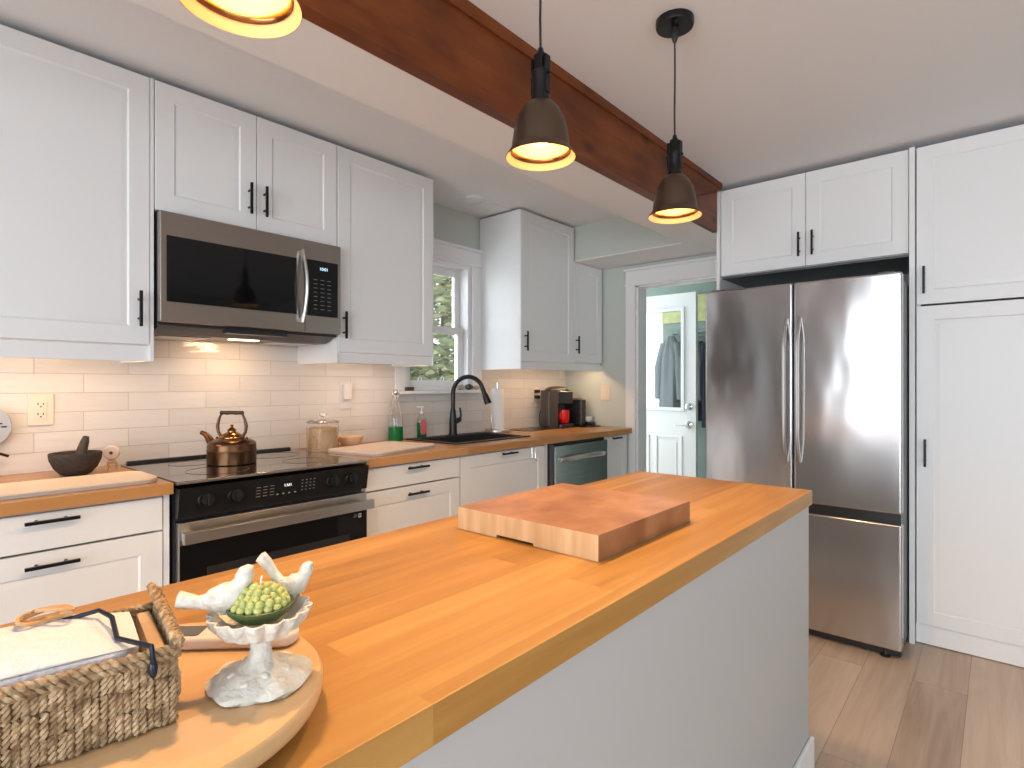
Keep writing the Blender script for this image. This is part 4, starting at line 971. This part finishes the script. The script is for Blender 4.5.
MB().box(0.045, 0.060, -0.0075, -0.0062, 0.178, 0.183).box(0.03, 0.048, -0.0075, -0.0062, 0.19, 0.195).build('marks', M_dark, lp)
MB().tube([(0, 0, 0.0), (0, 0, 0.11)], 0.005, 8).lathe([(0, 0), (0.025, 0), (0.025, 0.004), (0, 0.006)], n=20).build('stand', M_black, lp)
MB().tube([(0.0, -0.0, 0.085), (0.045, -0.0, 0.082), (0.066, 0.0, 0.072)], 0.005, 8).build('hook', M_black, lp)

# kettle
kt = thing('copper_kettle', 'aged copper kettle with a curved spout on the glass cooktop', 'kettle', (1.020, 2.44, 0.918), R(-55))
prof = [(0, 0.0), (0.090, 0.0), (0.0945, 0.003), (0.0945, 0.052), (0.0960, 0.054), (0.0960, 0.058), (0.0940, 0.061), (0.0935, 0.080), (0.089, 0.090), (0.070, 0.099), (0.048, 0.106)]
MB().lathe(prof + [(0, 0.108)], n=56).build('pot', M_copper, kt, 50)
MB().lathe([(0.0, 0.1075), (0.050, 0.1065), (0.050, 0.110), (0.045, 0.113), (0.038, 0.120), (0.026, 0.127), (0.016, 0.131), (0.016, 0.136), (0.019, 0.138), (0.015, 0.143), (0.006, 0.150), (0.005, 0.154), (0.0075, 0.158), (0.006, 0.162), (0, 0.163)], n=40).build('lid', M_copper_b, kt, 50)
sd = Matrix.Rotation(R(0), 4, 'Z')
# local -x is the image left
MB().tube([(-0.078, 0, 0.072), (-0.095, 0, 0.090), (-0.108, 0, 0.110), (-0.122, 0, 0.122), (-0.138, 0, 0.128)], [0.020, 0.017, 0.013, 0.010, 0.0085], 16).build('spout', M_copper, kt, 60)
h = MB()
for s_ in (-1, 1):
    h.tube([(s_*0.046, 0, 0.108), (s_*0.060, 0, 0.130), (s_*0.064, 0, 0.155), (s_*0.057, 0, 0.185), (s_*0.048, 0, 0.205), (s_*0.046, 0, 0.210)], [0.007, 0.006, 0.007, 0.0055, 0.0045, 0.0045], 10)
    h.lathe([(0, 0.098), (0.006, 0.098), (0.005, 0.108), (0, 0.113)], (s_*0.066, 0, 0), 10)
hd = h.build('handle_arms', M_copper, kt, 60)
MB().tube([(-0.052, 0, 0.211), (-0.047, 0, 0.211), (-0.035, 0, 0.2115), (-0.02, 0, 0.211), (0, 0, 0.212), (0.02, 0, 0.211), (0.035, 0, 0.2115), (0.047, 0, 0.211), (0.052, 0, 0.211)], [0.005, 0.0095, 0.0075, 0.009, 0.0075, 0.009, 0.0075, 0.0095, 0.005], 14).build('grip', mat('dark_wood_grip', (0.035, 0.02, 0.013), 0.4), hd, 60)

# oats jar
jr = thing('oats_jar', 'glass storage jar full of rolled oats right of the cooktop', 'jar', (1.535, 2.600, 0.9145))
MB().lathe([(0, 0), (0.074, 0), (0.078, 0.004), (0.078, 0.125), (0.074, 0.132), (0.076, 0.138), (0.0735, 0.138), (0.0715, 0.131), (0.0750, 0.124), (0.0750, 0.006), (0, 0.005)], n=48).build('jar_body', M_glass_thin, jr, 60)
MB().lathe([(0, 0.0055), (0.0742, 0.0065), (0.0742, 0.112), (0.05, 0.118), (0, 0.116)], n=40).build('oats', M_oats, jr, 60)
MB().lathe([(0, 0.1385), (0.080, 0.1385), (0.081, 0.142), (0.077, 0.146), (0.045, 0.158), (0.018, 0.164), (0.010, 0.168), (0.018, 0.176), (0.021, 0.184), (0.016, 0.190), (0, 0.191)], n=40).build('lid', M_glass, jr, 60)
bw = MB().lathe([(0, 0), (0.032, 0), (0.040, 0.004), (0.060, 0.030), (0.070, 0.055), (0.067, 0.055), (0.056, 0.032), (0.036, 0.009), (0, 0.007)], (1.722, 2.640, 0.9145), 40)
tag(bw.build('glass_bowl', mat('amber_tinted_glass', (0.80, 0.55, 0.35), 0.15, spec=0.6), None, 60), 'small amber bowl between the oats jar and the pale board', 'bowl')
rb = thing('serving_board', 'pale rounded board on the counter between the oats jar and the sink', 'board', (1.745, 2.385, 0.9145), R(12))
q = MB(); q.rbox(-0.235, 0.235, -0.175, 0.165, 0, 0.009, 0.045, 0.001); q.build('edge', M_boardedge, rb)
q = MB(); q.rbox(-0.235, 0.235, -0.175, 0.165, 0.0091, 0.017, 0.045, 0.003); q.build('board_face', M_pinkw, rb)

# bottles
bt1 = thing('glass_bottle', 'clear stoppered bottle half filled with green soap beside the sink', 'bottle', (2.060, 2.690, 0.9145))
MB().lathe([(0, 0.0865), (0.043, 0.0865), (0.043, 0.130), (0.036, 0.155), (0.020, 0.215), (0.014, 0.235), (0.014, 0.262), (0.017, 0.264), (0.017, 0.270), (0.0115, 0.270), (0.0115, 0.236), (0.018, 0.213), (0.034, 0.153), (0.041, 0.128), (0.041, 0.090), (0, 0.090)], n=40).build('bottle_body', M_glass, bt1, 60)
MB().lathe([(0, 0), (0.040, 0), (0.043, 0.004), (0.043, 0.086), (0, 0.086)], n=36).build('liquid', M_green, bt1, 60)
MB().ell((0, 0, 0.285), (0.013, 0.013, 0.014)).tube([(0.017, 0, 0.245), (0.021, 0, 0.275), (0.012, 0, 0.300), (0, 0, 0.306), (-0.012, 0, 0.300), (-0.021, 0, 0.275), (-0.017, 0, 0.245)], 0.0016, 6).build('swing_stopper', M_chrome, bt1)
bt2 = thing('soap_bottle', 'soap pump bottle with green liquid and a red label left of the faucet', 'bottle', (2.290, 2.728, 0.9145), R(-40))
q = MB(); q.lathe([(0, 0), (0.026, 0), (0.029, 0.005), (0.030, 0.10), (0.026, 0.125), (0.012, 0.140), (0.011, 0.150), (0, 0.150)], n=32, mtx=Matrix.Diagonal((1, 0.72, 1, 1))); q.build('bottle_body', M_glass_thin, bt2, 60)
MB().lathe([(0, 0.002), (0.0265, 0.004), (0.0275, 0.095), (0, 0.095)], n=32, mtx=Matrix.Diagonal((1, 0.68, 1, 1))).build('liquid', M_green, bt2, 60)
q = MB().rbox(-0.016, 0.016, -0.045, 0.045, -0.0227, -0.0215, 0.012, 0.0, mtx=Matrix.Translation((0.010, 0, 0.068)) @ Matrix.Rotation(R(90), 4, 'X') @ Matrix.Translation((0, 0, 0.0435)) ); q.build('label_sticker', M_redlabel, bt2)
MB().lathe([(0, 0.150), (0.013, 0.150), (0.013, 0.166), (0.005, 0.168), (0.005, 0.190), (0, 0.190)], n=20).box(-0.030, 0.012, -0.006, 0.006, 0.188, 0.197, 0.003).build('pump', M_platew, bt2)

# sill items
q = MB().box(2.165, 2.215, wy-0.062, wy-0.030, 1.2085, 1.232, 0.003)
tag(q.build('dark_block', M_keurig), 'small dark block on the left end of the window sill', 'ornament', )
for i, (x, r, m, lb) in enumerate(((2.625, 0.024, M_rock, 'pale stone on the window sill behind the faucet'), (2.700, 0.026, M_keurig, 'dark-veined stone on the window sill behind the faucet'), (2.770, 0.020, M_rock, 'small tan stone at the right end of the window sill'))):
    q = MB(); t = bmesh.new(); bmesh.ops.create_icosphere(t, subdivisions=3, radius=1); rr = random.Random(i)
    for v in t.verts: v.co = Vector((v.co.x*r*1.35, v.co.y*r*0.8, v.co.z*r*0.75)) * (1+0.09*math.sin(v.co.x*7+i)+0.07*math.sin(v.co.y*9+v.co.z*5))
    mz = min(v.co.z for v in t.verts); q._merge(t, Matrix.Translation((x, wy-0.045, 1.2087-mz)))
    tag(q.build('sill_stone', m, None, 60), lb, 'stone')

# paper towel
pt = thing('paper_towel_holder', 'steel paper towel stand to the right of the sink', 'paper towel holder', (2.985, 2.628, 0.9145))
pt.location = (2.91, 2.655, 0.9145)
MB().lathe([(0, 0), (0.086, 0), (0.088, 0.004), (0.088, 0.018), (0.084, 0.022), (0, 0.022)], n=40).build('weighted_base', M_steel, pt, 50)
MB().tube([(0, 0, 0.02), (0, 0, 0.33)], 0.007, 12).lathe([(0, 0.318), (0.011, 0.318), (0.012, 0.345), (0.008, 0.350), (0, 0.350)], n=20).build('post', M_chrome, pt)
MB().tube([(-0.082, -0.02, 0.015), (-0.082, -0.02, 0.12)], 0.005, 10).build('tension_arm', M_chrome, pt)
rl = MB().lathe([(0.018, 0.0), (0.046, 0.0), (0.0465, 0.003), (0.0465, 0.277), (0.046, 0.28), (0.018, 0.28), (0.018, 0.0)], (2.91, 2.655, 0.9145+0.0225), 40)
tag(rl.build('paper_towel_roll', M_paper, None, 50), 'white paper towel roll on its stand beside the sink', 'paper towels')

# coffee makers
mm = B(3.10, 3.66, 2.505, 2.70, 0.9145, 0.9175, 0.001).build('counter_mat', M_keurig); tag(mm, 'thin dark mat under the larger coffee maker', 'mat')
km = thing('coffee_maker', 'large grey and black pod coffee maker holding the red mug', 'coffee maker', (3.43, 2.52, 0.918))
B(0, 0.205, 0.075, 0.165, 0.0, 0.285, 0.012, 3).build('rear_housing', M_keurig, km)
B(0, 0.012, 0.0, 0.0745, 0.0, 0.285, 0.003).build('side_panel', M_keurig, km)
B(0.0125, 0.205, -0.005, 0.0745, 0.175, 0.285, 0.014, 3).build('brew_head', M_blackp, km)
MB().lathe([(0, 0), (0.108, 0), (0.108, 0.006), (0.09, 0.018), (0.05, 0.028), (0, 0.031)], (0, 0, 0), 36, Matrix.Translation((0.1035, 0.080, 0.2855)) @ Matrix.Diagonal((1, 0.80, 1, 1))).build('domed_lid', M_keurig, km, 60)
MB().tube([(0.02, -0.007, 0.275), (0.10, -0.015, 0.272), (0.18, -0.007, 0.275)], 0.006, 10).build('handle', M_chrome, km)
MB().rbox(0.018, 0.200, -0.030, 0.0745, 0.0, 0.028, 0.03, 0.003).build('drip_tray', M_blackp, km)
kc = MB().box(0.010, 0.055, 0.205, 0.2308, 0.217, 0.243, 0.003).build('plug', M_blackp, km)
MB().tube([(0.045, 0.206, 0.230), (0.045, 0.177, 0.222), (0.035, 0.172, 0.162), (0.010, 0.175, 0.102), (0.0, 0.175, 0.052), (0.006, 0.172, 0.012), (0.030, 0.160, 0.010)], 0.0034, 8).build('power_cord', M_blackp, km)
mg = thing('red_mug', 'red mug standing under the spout of the larger coffee maker', 'mug', (3.430+0.105, 2.52+0.018, 0.918+0.0285))
MB().lathe([(0, 0), (0.030, 0), (0.040, 0.010), (0.046, 0.045), (0.046, 0.105), (0.0425, 0.105), (0.042, 0.045), (0.036, 0.014), (0, 0.008)], n=36).build('cup_body', M_red, mg, 60)
MB().tube([(-0.044, -0.005, 0.085), (-0.062, -0.012, 0.080), (-0.066, -0.014, 0.055), (-0.058, -0.010, 0.032), (-0.042, -0.004, 0.028)], 0.005, 10).build('handle', M_red, mg, 60)
tr = B(3.668, 3.845, 2.40, 2.70, 0.9145, 0.922, 0.003).build('small_tray', M_blackp); tag(tr, 'black tray under the small espresso maker in the corner', 'tray')
em = thing('espresso_maker', 'small black pod espresso maker in the corner by the side wall', 'coffee maker', (3.685, 2.50, 0.9225))
B(0, 0.075, -0.02, 0.19, 0, 0.205, 0.01, 3).build('tank_housing', M_blackp, em)
q = MB(); q.prism([(0.02, 0.13), (0.03, 0.18), (0.07, 0.212), (0.19, 0.212), (0.19, 0), (0.08, 0), (0.08, 0.13)], 0.0755, 0.140, 0.003, mt2)
q.build('brew_head', M_blackp, em, 40)
B(0.078, 0.138, -0.065, 0.079, 0, 0.028, 0.006).build('drip_tray', M_blackp, em)
B(-0.0005, 0.0025, -0.022, -0.0175, 0.005, 0.20).build('chrome_edge', M_chrome, em)
q = MB().lathe([(0, 0), (0.018, 0), (0.026, 0.012), (0.032, 0.040), (0.029, 0.040), (0.022, 0.012), (0, 0.005)], (3.793, 2.478, 0.9225+0.0285), 28)
q.tube([(3.763, 2.478, 0.982), (3.748, 2.476, 0.975), (3.758, 2.477, 0.962)], 0.003, 8)
tag(q.build('espresso_cup', M_paper, None, 60), 'small white cup on the drip tray of the black espresso maker', 'cup')
